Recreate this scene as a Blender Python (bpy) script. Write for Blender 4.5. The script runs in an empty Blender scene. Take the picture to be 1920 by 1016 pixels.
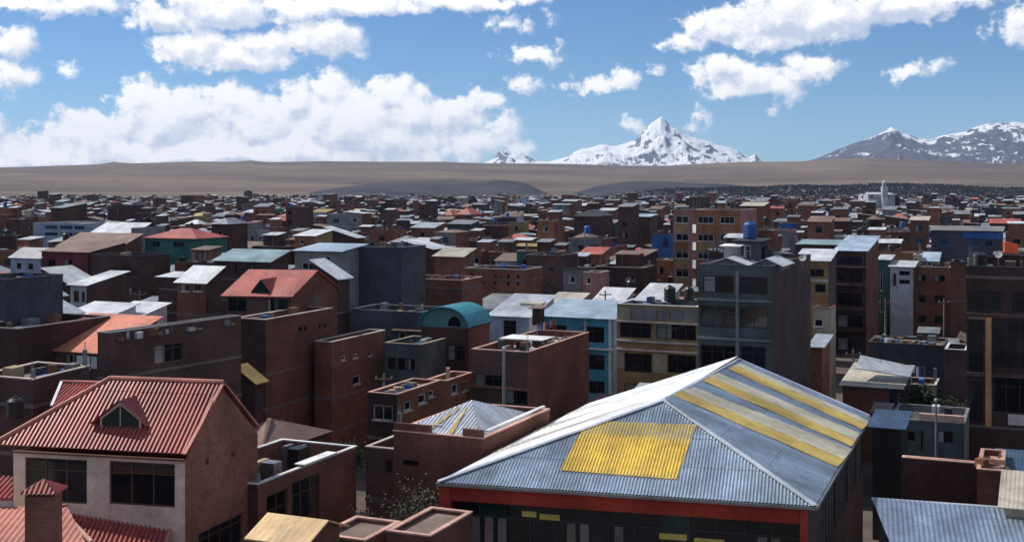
import bpy, math, random
from mathutils import Vector, Matrix, noise
random.seed(7)
PI = math.pi
R = math.radians
C = bpy.context.scene.collection
SC = bpy.context.scene

# ------------------------------------------------------------------ camera
F = 2300.0; HZ = 345.0; CX = 960.0; CAMH = 22.0      # focal length and horizon in photo pixels, camera height in metres
cam_d = bpy.data.cameras.new('camera'); cam = bpy.data.objects.new('camera', cam_d); C.objects.link(cam)
cam.location = (0, 0, CAMH); cam.rotation_euler = (R(90), 0, 0)
cam_d.sensor_width = 36; cam_d.lens = F / 1920 * 36
cam_d.shift_y = -(508 - HZ) / 1920
cam_d.clip_start = 0.5; cam_d.clip_end = 60000
SC.camera = cam

# ------------------------------------------------------------------ sun
SUN_AZ = R(64)        # to the left of straight ahead
SUN_EL = R(50)
sun_vec = Vector((-math.sin(SUN_AZ) * math.cos(SUN_EL), math.cos(SUN_AZ) * math.cos(SUN_EL), math.sin(SUN_EL)))
sd = bpy.data.lights.new('sun', 'SUN'); sun = bpy.data.objects.new('sun', sd); C.objects.link(sun)
sd.energy = 4.2; sd.angle = R(0.53); sd.color = (1.0, 0.95, 0.88)
sun.rotation_euler = sun_vec.to_track_quat('Z', 'Y').to_euler(); sun.location = (0, 0, 200)

# ------------------------------------------------------------------ view
SC.view_settings.view_transform = 'Standard'; SC.view_settings.look = 'None'
SC.view_settings.exposure = 0.0; SC.view_settings.gamma = 1.0
SC.view_settings.use_curve_mapping = False
SC.cycles.max_bounces = 5; SC.cycles.volume_bounces = 1; SC.cycles.diffuse_bounces = 3
SC.cycles.use_denoising = True

class NT:
    def __init__(s, tree): s.t = tree; s.n = tree.nodes; s.l = tree.links
    def node(s, ty, **kw):
        n = s.n.new(ty)
        for k, v in kw.items(): setattr(n, k, v)
        return n
    def put(s, sock, v):
        if isinstance(v, bpy.types.NodeSocket): s.l.new(v, sock)
        elif v is not None: sock.default_value = v
    def m(s, op, a, b=None, c=None, clamp=False):
        n = s.node('ShaderNodeMath', operation=op, use_clamp=clamp)
        s.put(n.inputs[0], a)
        if b is not None: s.put(n.inputs[1], b)
        if c is not None: s.put(n.inputs[2], c)
        return n.outputs[0]
    def v(s, op, a, b=None, c=None):
        n = s.node('ShaderNodeVectorMath', operation=op)
        s.put(n.inputs[0], a)
        if b is not None: s.put(n.inputs[1], b)
        if c is not None: s.put(n.inputs[2], c)
        return n.outputs['Value'] if op in ('LENGTH', 'DOT_PRODUCT') else n.outputs[0]
    def noise(s, vec, scale, detail=4, rough=.55, dim='3D', dist=0.0, color=False):
        n = s.node('ShaderNodeTexNoise', noise_dimensions=dim)
        s.put(n.inputs['Vector'], vec); s.put(n.inputs['Scale'], scale)
        n.inputs['Detail'].default_value = detail; n.inputs['Roughness'].default_value = rough
        n.inputs['Distortion'].default_value = dist
        return n.outputs['Color' if color else 'Fac']
    def ramp(s, f, a, b, c0=0.0, c1=1.0, smooth=True):
        n = s.node('ShaderNodeMapRange', interpolation_type='SMOOTHSTEP' if smooth else 'LINEAR')
        s.put(n.inputs['Value'], f); n.inputs['From Min'].default_value = a; n.inputs['From Max'].default_value = b
        n.inputs['To Min'].default_value = c0; n.inputs['To Max'].default_value = c1
        return n.outputs[0]
    def mix(s, f, a, b, blend='MIX'):
        n = s.node('ShaderNodeMix', data_type='RGBA', blend_type=blend)
        s.put(n.inputs[0], f); s.put(n.inputs[6], a); s.put(n.inputs[7], b)
        return n.outputs[2]

def rgba(c): return (c[0], c[1], c[2], 1.0)

# ------------------------------------------------------------------ world: sky and clouds
world = bpy.data.worlds.new('World'); SC.world = world; world.use_nodes = True
wt = world.node_tree; wt.nodes.clear(); W = NT(wt)
sky = W.node('ShaderNodeTexSky', sky_type='NISHITA', sun_disc=False)
sky.sun_elevation = SUN_EL; sky.sun_rotation = -SUN_AZ
sky.altitude = 4000; sky.air_density = 1.15; sky.dust_density = 0.1; sky.ozone_density = 3.0
CLOUDS = [  # centre and radii of the cloud masses, in photo pixels at the horizon scale (direction of sight from the viewpoint)
 (40,290,110,40),(170,268,100,62),(262,190,50,48),(300,235,95,80),(352,205,55,48),(430,195,70,46),(470,250,110,80),(560,195,60,45),(620,170,52,50),(640,240,120,90),
 (735,178,52,44),(770,215,70,55),(720,262,130,50),(850,215,75,42),(912,188,48,28),(945,245,40,40),(965,282,42,28),(880,270,70,36),(430,290,420,42),(120,300,180,30),
 (-60,250,70,60),(-150,200,110,80),
 (22,88,54,38),(18,142,52,26),(132,130,28,14),(20,6,90,14),(140,12,95,24),
 (300,30,70,34),(400,20,110,40),(360,88,95,34),(440,105,120,32),(500,80,70,30),(345,130,22,10),
 (600,70,95,38),(560,20,90,28),(680,12,170,20),(860,6,150,18),(980,4,60,14),(650,95,50,10),
 (948,44,36,18),(984,46,20,16),(1035,36,14,12),(1000,104,64,22),(1050,88,18,10),(985,158,42,14),(1115,158,58,22),(1165,150,50,20),(1225,133,26,10),
 (1290,80,62,20),(1360,50,90,36),(1470,30,120,44),(1560,35,120,44),(1680,12,130,32),(1800,0,80,20),(1440,70,110,30),
 (1350,130,78,26),(1400,150,90,30),(1360,170,60,20),(1520,130,64,26),(1470,165,40,28),(1450,200,14,16),
 (1705,138,34,18),(1750,122,34,14),(1185,236,30,18),(1325,215,16,24),(1300,238,12,14),
 (2050,40,160,60),(2150,150,120,50),(-250,60,140,60)]
def cloud_group(det):
    g = bpy.data.node_groups.new('cloud_density', 'ShaderNodeTree')
    g.interface.new_socket('P', in_out='INPUT', socket_type='NodeSocketVector')
    g.interface.new_socket('D', in_out='OUTPUT', socket_type='NodeSocketFloat')
    G = NT(g); gi = G.node('NodeGroupInput'); go = G.node('NodeGroupOutput')
    p = gi.outputs[0]
    # billow warp
    n1 = G.noise(p, 1.7, det, .6, color=True)
    n1 = G.v('SUBTRACT', n1, (.5, .5, .5))
    w = G.v('MULTIPLY_ADD', n1, (.80, .62, 0), p)
    cur = None
    for (x, y, rx, ry) in CLOUDS:
        cx = math.atan((x - CX) / F) * 23; cy = (HZ - y) / F * math.cos(math.atan((x - CX) / F)) * 23
        ix, iy = 1 / (rx / 100 * 1.03), 1 / (ry / 100 * 1.05)
        q = G.v('MULTIPLY_ADD', w, (ix, iy, 0), (-cx * ix, -cy * iy, 0))
        rm = (rx * ry) ** .5 / 100 * .8
        L = G.m('MULTIPLY_ADD', G.v('LENGTH', q), rm, -rm)
        cur = L if cur is None else G.m('SMOOTH_MIN', cur, L, .07)
    n2 = G.noise(p, 3.4, det + 2, .66)
    d = G.m('MULTIPLY', cur, -1.0)
    d = G.m('MAXIMUM', d, -1.5)
    d = G.m('ADD', d, G.m('MULTIPLY', G.m('SUBTRACT', n2, .5), .62))
    # broken clouds everywhere outside the strip that the photograph shows
    sp = G.node('ShaderNodeSeparateXYZ'); G.put(sp.inputs[0], p)
    far = G.m('MAXIMUM', G.ramp(G.m('ABSOLUTE', sp.outputs[0]), 11, 16), G.ramp(sp.outputs[1], 4.3, 8))
    n3 = G.noise(p, .22, 4, .55)
    e = G.m('MULTIPLY', G.m('SUBTRACT', n3, .53), 5.0)
    d2 = G.m('ADD', G.m('MULTIPLY', d, G.m('SUBTRACT', 1.0, far)), G.m('MULTIPLY', e, far))
    G.put(go.inputs[0], d2)
    return g
cg = cloud_group(6); cg_low = cloud_group(2)
tc = W.node('ShaderNodeTexCoord'); sx = W.node('ShaderNodeSeparateXYZ'); W.put(sx.inputs[0], tc.outputs['Generated'])
az = W.m('ARCTAN2', sx.outputs[0], sx.outputs[1])
hr = W.m('SQRT', W.m('ADD', W.m('MULTIPLY', sx.outputs[0], sx.outputs[0]), W.m('ADD', W.m('MULTIPLY', sx.outputs[1], sx.outputs[1]), 1e-5)))
el = W.m('MINIMUM', W.m('DIVIDE', sx.outputs[2], hr), 3.0)
cb = W.node('ShaderNodeCombineXYZ'); W.put(cb.inputs[0], W.m('MULTIPLY', az, 23)); W.put(cb.inputs[1], W.m('MULTIPLY', el, 23))
P = cb.outputs[0]
def dens(p, g=None):
    n = W.node('ShaderNodeGroup', node_tree=g or cg); W.put(n.inputs[0], p); return n.outputs[0]
D0 = dens(P)
alpha = W.ramp(D0, -.02, .17)
D1 = dens(W.v('ADD', P, (-.09, .21, 0)), cg_low)
sepP = W.node('ShaderNodeSeparateXYZ'); W.put(sepP.inputs[0], P)
big = W.noise(P, 1.1, 4, .5)
shade = W.m('MULTIPLY_ADD', W.m('SUBTRACT', D0, D1), 2.7, .62)
shade = W.m('ADD', shade, W.m('MULTIPLY', W.m('SUBTRACT', big, .5), 1.1))
shade = W.m('SUBTRACT', shade, W.m('MULTIPLY', W.ramp(sepP.outputs[1], 2.0, 3.4), .30), clamp=True)
ccol = W.mix(shade, rgba((7.4, 8.3, 10.2)), rgba((14.4, 14.2, 13.9)))
# bluer tint over the whole sky
base = W.mix(1.0, sky.outputs[0], rgba((.62, .97, 1.20)), 'MULTIPLY')
colr = W.mix(W.m('MULTIPLY', alpha, .97), base, ccol)
bg = W.node('ShaderNodeBackground'); W.put(bg.inputs[0], colr); bg.inputs[1].default_value = 0.085
wo = W.node('ShaderNodeOutputWorld'); W.l.new(bg.outputs[0], wo.inputs[0])
world.cycles.sampling_method = 'MANUAL'; world.cycles.sample_map_resolution = 256

# ------------------------------------------------------------------ materials
MATS = {}
def new_mat(name):
    m = bpy.data.materials.new(name); m.use_nodes = True; m.node_tree.nodes.clear()
    T = NT(m.node_tree); b = T.node('ShaderNodeBsdfPrincipled'); o = T.node('ShaderNodeOutputMaterial')
    T.l.new(b.outputs[0], o.inputs[0]); MATS[name] = m
    return m, T, b
def vary(T, col, amt=.12):
    """every object a little lighter or darker than its neighbour, plus grime"""
    oi = T.node('ShaderNodeObjectInfo'); g = T.node('ShaderNodeNewGeometry')
    big = T.noise(g.outputs['Position'], .35, 4, .6); fine = T.noise(g.outputs['Position'], 3.0, 5, .7)
    k = T.m('ADD', T.m('MULTIPLY', oi.outputs['Random'], 2 * amt), 1 - amt)
    k = T.m('MULTIPLY', k, T.ramp(big, .3, .7, .75, 1.2))
    k = T.m('MULTIPLY', k, T.ramp(fine, .3, .7, .86, 1.12))
    return T.mix(1.0, col, k, 'MULTIPLY')
def m_plain(name, c, rough=.9, metal=0.0, amt=.12, spec=.3):
    m, T, b = new_mat(name)
    T.put(b.inputs['Base Color'], vary(T, rgba(c), amt)); b.inputs['Roughness'].default_value = rough
    b.inputs['Metallic'].default_value = metal; b.inputs['Specular IOR Level'].default_value = spec
    return m
def m_brick(name, c1, c2, mortar):
    m, T, b = new_mat(name)
    uv = T.node('ShaderNodeUVMap'); br = T.node('ShaderNodeTexBrick')
    T.put(br.inputs['Vector'], uv.outputs[0]); br.inputs['Scale'].default_value = 1.0
    br.inputs['Color1'].default_value = rgba(c1); br.inputs['Color2'].default_value = rgba(c2); br.inputs['Mortar'].default_value = rgba(mortar)
    br.inputs['Brick Width'].default_value = .26; br.inputs['Row Height'].default_value = .17; br.inputs['Mortar Size'].default_value = .014
    br.inputs['Mortar Smooth'].default_value = .3
    pn = T.noise(uv.outputs[0], .22, 4, .65)                      # repairs, other batches of brick
    c = T.mix(T.ramp(pn, .52, .62, 0, .55), br.outputs[0], rgba((c1[0] * .6, c1[1] * .8, c1[2] * .95)))
    st = T.node('ShaderNodeMapping'); T.put(st.inputs[0], uv.outputs[0]); st.inputs['Scale'].default_value = (1.3, .12, 1)
    run = T.noise(st.outputs[0], 1.0, 4, .6)                        # rain streaks
    c = T.mix(T.ramp(run, .56, .75, 0, .4), c, rgba((.07, .05, .045)))
    T.put(b.inputs['Base Color'], vary(T, c, .2)); b.inputs['Roughness'].default_value = .92; b.inputs['Specular IOR Level'].default_value = .2
    bp = T.node('ShaderNodeBump'); T.put(bp.inputs['Height'], br.outputs['Fac']); bp.inputs['Strength'].default_value = .5; bp.inputs['Distance'].default_value = -.02
    T.l.new(bp.outputs[0], b.inputs['Normal'])
    return m
def m_plaster(name, c, stain=.35):
    m, T, b = new_mat(name)
    uv = T.node('ShaderNodeUVMap')
    st = T.node('ShaderNodeMapping'); T.put(st.inputs[0], uv.outputs[0]); st.inputs['Scale'].default_value = (1.1, .1, 1)
    run = T.noise(st.outputs[0], 1.0, 4, .6); pn = T.noise(uv.outputs[0], .5, 5, .6)
    cc = T.mix(T.ramp(run, .5, .75, 0, stain), rgba(c), rgba((c[0] * .4, c[1] * .38, c[2] * .36)))
    cc = T.mix(T.ramp(pn, .5, .7, 0, stain), cc, rgba((c[0] * .6, c[1] * .58, c[2] * .55)))
    T.put(b.inputs['Base Color'], vary(T, cc, .1)); b.inputs['Roughness'].default_value = .9; b.inputs['Specular IOR Level'].default_value = .2
    return m
def m_sheet(name, c, rough=.35, metal=.6, rust=.15, pitch=.2, bump=.6, amt=.1):
    m, T, b = new_mat(name)
    uv = T.node('ShaderNodeUVMap'); s = T.node('ShaderNodeSeparateXYZ'); T.put(s.inputs[0], uv.outputs[0])
    w = T.m('SINE', T.m('MULTIPLY', s.outputs[0], 2 * PI / pitch))
    sh = T.m('FLOOR', T.m('DIVIDE', s.outputs[0], .85)); sh2 = T.m('FLOOR', T.m('DIVIDE', s.outputs[1], 2.4))
    wn = T.node('ShaderNodeTexWhiteNoise', noise_dimensions='2D'); cbn = T.node('ShaderNodeCombineXYZ'); T.put(cbn.inputs[0], sh); T.put(cbn.inputs[1], sh2); T.put(wn.inputs['Vector'], cbn.outputs[0])
    cc = T.mix(1.0, rgba(c), T.m('ADD', T.m('MULTIPLY', wn.outputs['Value'], .22), .87), 'MULTIPLY')
    rn = T.noise(uv.outputs[0], .8, 6, .65)
    rf = T.ramp(rn, .58, .74, 0, min(1, rust * 4))
    cc = T.mix(rf, cc, rgba((.16, .085, .05)))
    sm_ = T.node('ShaderNodeMapping'); T.put(sm_.inputs[0], uv.outputs[0]); sm_.inputs['Scale'].default_value = (4.0, .22, 1)
    sk = T.noise(sm_.outputs[0], 1.0, 4, .6); cc = T.mix(T.ramp(sk, .50, .70, 0, .38), cc, rgba((c[0] * .45 + .03, c[1] * .42 + .02, c[2] * .40 + .01)))
    ft = T.noise(uv.outputs[0], .45, 5, .6); cc = T.mix(T.ramp(ft, .48, .68, 0, .30), cc, rgba((c[0] * .55 + .18, c[1] * .55 + .17, c[2] * .55 + .15)))
    T.put(b.inputs['Base Color'], vary(T, cc, amt)); T.put(b.inputs['Roughness'], T.m('ADD', T.m('MULTIPLY', rn, .2), rough - .1))
    b.inputs['Metallic'].default_value = metal
    if bump:
        bp = T.node('ShaderNodeBump'); T.put(bp.inputs['Height'], w); bp.inputs['Strength'].default_value = bump; bp.inputs['Distance'].default_value = .012
        T.l.new(bp.outputs[0], b.inputs['Normal'])
    return m
m_brick('brick', (.245, .088, .056), (.195, .072, .048), (.17, .13, .105))
m_brick('brick_near', (.39, .135, .08), (.27, .10, .066), (.26, .19, .15))
m_brick('brick_dark', (.095, .044, .038), (.072, .037, .033), (.085, .068, .06))
m_brick('brick_orange', (.29, .11, .06), (.23, .085, .05), (.20, .14, .10))
m_brick('brick_brown', (.125, .060, .048), (.10, .05, .042), (.13, .11, .095))
m_plaster('concrete', (.22, .215, .21)); m_plaster('concrete_dark', (.075, .078, .09)); m_plaster('concrete_green', (.10, .12, .118))
m_plaster('plaster_cream', (.42, .36, .26)); m_plaster('plaster_ochre', (.34, .235, .10)); m_plaster('plaster_white', (.50, .50, .51)); m_plaster('plaster_blue', (.07, .27, .35))
m_plaster('plaster_green', (.05, .14, .11)); m_plaster('plaster_pink', (.40, .20, .17)); m_plaster('plaster_wine', (.17, .045, .05)); m_plaster('plaster_greyblue', (.36, .42, .50))
m_plaster('plaster_orange', (.34, .15, .075)); m_plaster('plaster_red', (.44, .055, .032), .15); m_plaster('plaster_deepblue', (.05, .13, .33)); m_plaster('plaster_brown', (.11, .075, .07))
m_plaster('slab_line', (.17, .135, .12), .3); m_plaster('coping', (.55, .47, .41), .2); m_plaster('coping_pink', (.60, .36, .29), .2); m_plaster('coping_white', (.75, .73, .70), .15)
m_plaster('column_orange', (.55, .27, .13)); m_plaster('beige_frame', (.80, .62, .48), .15)
m_sheet('sheet_silver', (.50, .53, .57), .45, .3, .12); m_sheet('sheet_white', (.60, .61, .62), .5, .1, .1); m_sheet('sheet_dull', (.22, .23, .245), .55, .2, .25); m_sheet('hall_zinc_sunlit', (.86, .87, .87), .4, .1, .02, .15, 0)
m_sheet('sheet_rust', (.19, .12, .09), .7, .1, .3); m_sheet('sheet_red', (.36, .075, .055), .6, 0, .03, .25); m_sheet('sheet_orange', (.42, .11, .07), .6, 0, .03, .25); m_sheet('sheet_salmon', (.66, .21, .12), .6, 0, .03, .25)
m_sheet('sheet_teal', (.24, .34, .36), .5, .2, .05); m_sheet('sheet_paleblue', (.36, .46, .54), .5, .2, .03); m_sheet('sheet_darkblue', (.05, .10, .17), .5, .3, .1)
m_sheet('sheet_yellow', (.42, .28, .06), .45, 0, .02); m_sheet('sheet_sand', (.72, .48, .22), .6, 0, .05, .3, .3); m_sheet('sheet_beige', (.48, .43, .33), .5, 0, .05); m_sheet('dome_teal', (.03, .26, .30), .35, .1, .03, .6, .2)
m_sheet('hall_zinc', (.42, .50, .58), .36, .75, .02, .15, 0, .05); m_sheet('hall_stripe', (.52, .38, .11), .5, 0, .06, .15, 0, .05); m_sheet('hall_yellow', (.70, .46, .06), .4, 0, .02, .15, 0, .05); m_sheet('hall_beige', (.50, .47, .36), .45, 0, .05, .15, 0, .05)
m_sheet('tile_red', (.38, .08, .062), .4, 0, .04, .21, 0, .06); m_sheet('tile_dark', (.20, .05, .045), .6, 0, .04, .21, 0, .06)
m_plain('ridge_zinc', (.78, .80, .82), .3, .5, .05); m_plain('ridge_tile', (.52, .20, .15), .6, 0, .05)
m_plain('tar', (.07, .07, .075), .95); m_plain('screed', (.26, .24, .22), .95); m_plain('rubble', (.20, .15, .12), .95)
m_plain('frame_white', (.62, .60, .56), .5); m_plain('frame_dark', (.045, .04, .04), .5); m_plain('frame_brown', (.14, .07, .04), .5); m_plain('frame_blue', (.08, .16, .26), .5)
m_plain('plastic_black', (.018, .018, .02), .4, 0, .05, .5); m_plain('plastic_blue', (.015, .10, .32), .4, 0, .05, .5)
m_plain('steel', (.30, .30, .31), .45, .7); m_plain('cloth_white', (.78, .78, .80), .9); m_plain('cloth_red', (.5, .05, .04), .9); m_plain('cloth_blue', (.06, .12, .35), .9)
m_plain('wood', (.19, .11, .06), .85); m_plain('bark', (.10, .08, .06), .95); m_plain('cardboard', (.4, .3, .18), .9); m_plain('tarp_orange', (.85, .13, .05), .7, 0, .04)
m_plain('curtain', (.20, .16, .13), .9); m_plain('curtain_light', (.30, .28, .26), .9, 0, .4); m_plain('gravel', (.11, .09, .08), .95); m_plain('glow_board_yellow', (.60, .46, .10), .5, 0, .03)
def m_glass(name, c, rough=.08):
    m, T, b = new_mat(name); T.put(b.inputs['Base Color'], vary(T, rgba(c), .5)); b.inputs['Roughness'].default_value = rough
    b.inputs['Specular IOR Level'].default_value = .5
    g = T.node('ShaderNodeNewGeometry'); n = T.noise(g.outputs['Position'], .6, 2, .5)
    bp = T.node('ShaderNodeBump'); T.put(bp.inputs['Height'], n); bp.inputs['Strength'].default_value = .06; bp.inputs['Distance'].default_value = .3
    T.l.new(bp.outputs[0], b.inputs['Normal'])
    return m
m_glass('glass', (.012, .014, .018)); m_glass('glass_green', (.02, .05, .04)); m_glass('glass_blue', (.02, .045, .09)); m_glass('glass_teal', (.08, .20, .19), .3); m_glass('glass_grey', (.14, .16, .15), .25)
def m_leaf(name, c, c2):
    m, T, b = new_mat(name)
    g = T.node('ShaderNodeNewGeometry'); n = T.noise(g.outputs['Position'], 1.2, 3, .6)
    col = T.mix(T.ramp(n, .35, .65), rgba(c), rgba(c2)); ri = T.m('ADD', T.m('MULTIPLY', g.outputs['Random Per Island'], .8), .6)
    T.put(b.inputs['Base Color'], T.mix(1.0, col, ri, 'MULTIPLY')); b.inputs['Roughness'].default_value = .8; b.inputs['Specular IOR Level'].default_value = .2
    return m
m_leaf('leaf', (.05, .065, .03), (.085, .085, .045)); m_leaf('leaf_dark', (.025, .04, .028), (.04, .05, .03)); m_leaf('leaf_far', (.016, .024, .028), (.024, .032, .036)); m_leaf('leaf_grey', (.10, .10, .065), (.06, .07, .04))

# terrain: dirt in the town, dry grass on the high plain
def m_terrain():
    m, T, b = new_mat('terrain')
    g = T.node('ShaderNodeNewGeometry'); p = g.outputs['Position']
    L = T.v('LENGTH', p)
    n1 = T.noise(p, .0011, 6, .6); mp = T.node('ShaderNodeMapping'); T.put(mp.inputs[0], p); mp.inputs['Scale'].default_value = (.00028, .0014, .002)
    n2 = T.noise(mp.outputs[0], 1.0, 6, .6)
    c = T.mix(T.ramp(n1, .35, .65), rgba((.19, .14, .10)), rgba((.12, .09, .07)))
    c = T.mix(T.ramp(n2, .52, .62, 0, .7), c, rgba((.085, .075, .07)))
    n4 = T.noise(mp.outputs[0], 3.1, 5, .6); c = T.mix(T.ramp(n4, .58, .66, 0, .7), c, rgba((.26, .20, .15)))
    n5 = T.noise(mp.outputs[0], 5.3, 6, .65); c = T.mix(T.ramp(n5, .57, .64, 0, .75), c, rgba((.06, .055, .058)))
    d = T.mix(T.ramp(T.noise(p, .3, 5, .6), .35, .65), rgba((.15, .12, .10)), rgba((.09, .075, .065)))
    c = T.mix(T.ramp(L, 1900, 2600), d, c)
    T.put(b.inputs['Base Color'], c); b.inputs['Roughness'].default_value = 1; b.inputs['Specular IOR Level'].default_value = .1
    return m
m_terrain()
def m_scrub_shade():
    m, T, b = new_mat('scrub_cloud_shade'); g = T.node('ShaderNodeNewGeometry'); n = T.noise(g.outputs['Position'], .01, 6, .65)  # cloud shadow painted over two hills, also the wooded ridge's own dark tone
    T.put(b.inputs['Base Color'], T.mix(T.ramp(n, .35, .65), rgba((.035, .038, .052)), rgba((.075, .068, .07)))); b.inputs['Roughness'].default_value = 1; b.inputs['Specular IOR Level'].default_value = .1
m_scrub_shade()
def m_mountain(name, rock, rock2, snow_lo, snow_hi, bias):
    m, T, b = new_mat(name)
    g = T.node('ShaderNodeNewGeometry'); p = g.outputs['Position']; s = T.node('ShaderNodeSeparateXYZ'); T.put(s.inputs[0], p)
    nz = T.node('ShaderNodeSeparateXYZ'); T.put(nz.inputs[0], g.outputs['Normal'])
    h = T.ramp(s.outputs[2], snow_lo, snow_hi, 0, 1, False)
    n = T.noise(p, .0065, 9, .68); n2 = T.noise(p, .0018, 6, .62)
    f = T.m('ADD', T.m('ADD', h, T.m('MULTIPLY', T.m('SUBTRACT', n, .5), 2.6)), T.m('MULTIPLY', T.m('SUBTRACT', n2, .5), 2.0))
    f = T.m('ADD', f, T.m('MULTIPLY', T.m('SUBTRACT', nz.outputs[2], .75), 2.8))
    f = T.m('ADD', f, bias)
    rk = T.mix(T.ramp(n, .4, .6), rgba(rock), rgba(rock2))
    T.put(b.inputs['Base Color'], T.mix(T.ramp(f, .40, .56), rk, rgba((.86, .88, .92)))); b.inputs['Roughness'].default_value = .85; b.inputs['Specular IOR Level'].default_value = .2
    bp = T.node('ShaderNodeBump'); T.put(bp.inputs['Height'], n); bp.inputs['Strength'].default_value = .8; bp.inputs['Distance'].default_value = 60
    T.l.new(bp.outputs[0], b.inputs['Normal'])
m_mountain('mountain_snow', (.06, .08, .13), (.12, .14, .19), 60, 900, .02)
m_mountain('mountain_rock', (.045, .058, .10), (.085, .09, .125), 250, 1000, -.40)

# ------------------------------------------------------------------ mesh builder
class MB:
    def __init__(s): s.v = []; s.f = []; s.mi = []; s.uv = []; s.mats = []; s.idx = {}
    def mat(s, m):
        if m not in s.idx: s.idx[m] = len(s.mats); s.mats.append(m)
        return s.idx[m]
    def face(s, pts, m, uv=None):
        i = len(s.v)
        pts = [(p[0], p[1], p[2]) for p in pts]
        s.v += pts; s.f.append(tuple(range(i, i + len(pts)))); s.mi.append(s.mat(m))
        if uv is None:
            a, b, c = pts[0], pts[1], pts[2]
            ux, uy, uz = b[0]-a[0], b[1]-a[1], b[2]-a[2]; vx, vy, vz = c[0]-a[0], c[1]-a[1], c[2]-a[2]
            nx, ny, nz = uy*vz-uz*vy, uz*vx-ux*vz, ux*vy-uy*vx
            l = math.sqrt(nx*nx+ny*ny+nz*nz) or 1; nx /= l; ny /= l; nz /= l
            h = math.hypot(nx, ny)
            if h < .02: tx, ty = .918, -.395
            else: tx, ty = -ny/h, nx/h
            if nz < 0: nx, ny, nz, tx, ty = -nx, -ny, -nz, tx, ty
            wx, wy, wz = -ty*nz, tx*nz, ty*nx - tx*ny       # n x t
            wx, wy, wz = ny*0-nz*ty, nz*tx-nx*0, nx*ty-ny*tx
            uv = [(p[0]*tx+p[1]*ty, p[0]*wx+p[1]*wy+p[2]*wz) for p in pts]
        s.uv += uv
    def box8(s, q, m, skip=()):
        """q: eight corners, bottom ring 0-3 then top ring 4-7"""
        for k, fc in (('b', (3,2,1,0)), ('t', (4,5,6,7)), ('f', (0,1,5,4)), ('r', (1,2,6,5)), ('k', (2,3,7,6)), ('l', (3,0,4,7))):
            if k not in skip: s.face([q[i] for i in fc], m)
    def box(s, x0, x1, y0, y1, z0, z1, m, skip=()):
        s.box8([(x0,y0,z0),(x1,y0,z0),(x1,y1,z0),(x0,y1,z0),(x0,y0,z1),(x1,y0,z1),(x1,y1,z1),(x0,y1,z1)], m, skip)
    def beam(s, p, q, w, h, m):
        """bar from p to q, w wide sideways, rising h above the line"""
        p = Vector(p); q = Vector(q); d = q - p; side = Vector((-d.y, d.x, 0))
        if side.length < 1e-6: side = Vector((1, 0, 0))
        side = side.normalized() * w / 2; up = side.cross(d).normalized() * h
        if up.z < 0 or (abs(up.z) < 1e-6 and up.y < 0): up = -up
        s.box8([p-side, p+side, q+side, q-side, p-side+up, p+side+up, q+side+up, q-side+up], m)
    def tube(s, p, q, r0, r1, m, n=8, caps=True):
        p = Vector(p); q = Vector(q); d = (q - p).normalized()
        a = d.orthogonal().normalized(); b = d.cross(a)
        A = [p + (a*math.cos(2*PI*i/n) + b*math.sin(2*PI*i/n)) * r0 for i in range(n)]
        B = [q + (a*math.cos(2*PI*i/n) + b*math.sin(2*PI*i/n)) * r1 for i in range(n)]
        for i in range(n): j = (i+1) % n; s.face([A[i], A[j], B[j], B[i]], m)
        if caps:
            s.face(A[::-1], m); s.face(B, m)
    def lathe(s, prof, m, n=16):
        for (r0, z0), (r1, z1) in zip(prof, prof[1:]):
            for i in range(n):
                a, b = 2*PI*i/n, 2*PI*(i+1)/n
                pts = [(r0*math.cos(a), r0*math.sin(a), z0), (r0*math.cos(b), r0*math.sin(b), z0), (r1*math.cos(b), r1*math.sin(b), z1), (r1*math.cos(a), r1*math.sin(a), z1)]
                if r0 < 1e-5: pts = pts[1:]
                elif r1 < 1e-5: pts = pts[:3]
                s.face(pts, m)
    def mesh(s, name, off=(0,0,0), smooth=False):
        me = bpy.data.meshes.new(name)
        if off[0] or off[1] or off[2]: vs = [(x-off[0], y-off[1], z-off[2]) for x, y, z in s.v]
        else: vs = s.v
        me.from_pydata(vs, [], s.f)
        for m in s.mats: me.materials.append(MATS[m])
        me.polygons.foreach_set('material_index', s.mi)
        ul = me.uv_layers.new(name='UVMap'); ul.data.foreach_set('uv', [c for t in s.uv for c in t])
        if smooth: me.polygons.foreach_set('use_smooth', [True]*len(s.f))
        me.update()
        return me
    def build(s, name, parent=None, off=None, smooth=False):
        if not s.f: return None
        off = off if off is not None else (wloc(parent) if parent else (0,0,0))
        o = bpy.data.objects.new(name, s.mesh(name, off, smooth)); C.objects.link(o)
        if parent: o.parent = parent
        else: o.location = off
        return o
def wloc(o):
    v = Vector((0,0,0))
    while o is not None: v = v + o.location; o = o.parent
    return v
def tag(o, label=None, cat=None, group=None, kind=None):
    if label: o['label'] = label
    if cat: o['category'] = cat
    if group: o['group'] = group
    if kind: o['kind'] = kind
    return o
def empty(name, loc, label, cat, group=None):
    o = bpy.data.objects.new(name, None); C.objects.link(o); o.location = loc; o.empty_display_size = .5
    return tag(o, label, cat, group)
def U(x, y, z):
    """the point at height z that the photograph shows at pixel x, y"""
    Y = F * (CAMH - z) / (y - HZ); return Vector(((x - CX) / F * Y, Y, z))
def UY(x, y, Y): return Vector(((x - CX) / F * Y, Y, CAMH - (y - HZ) / F * Y))
def px(p): return (CX + F * p[0] / p[1], HZ + F * (CAMH - p[2]) / p[1])

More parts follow.
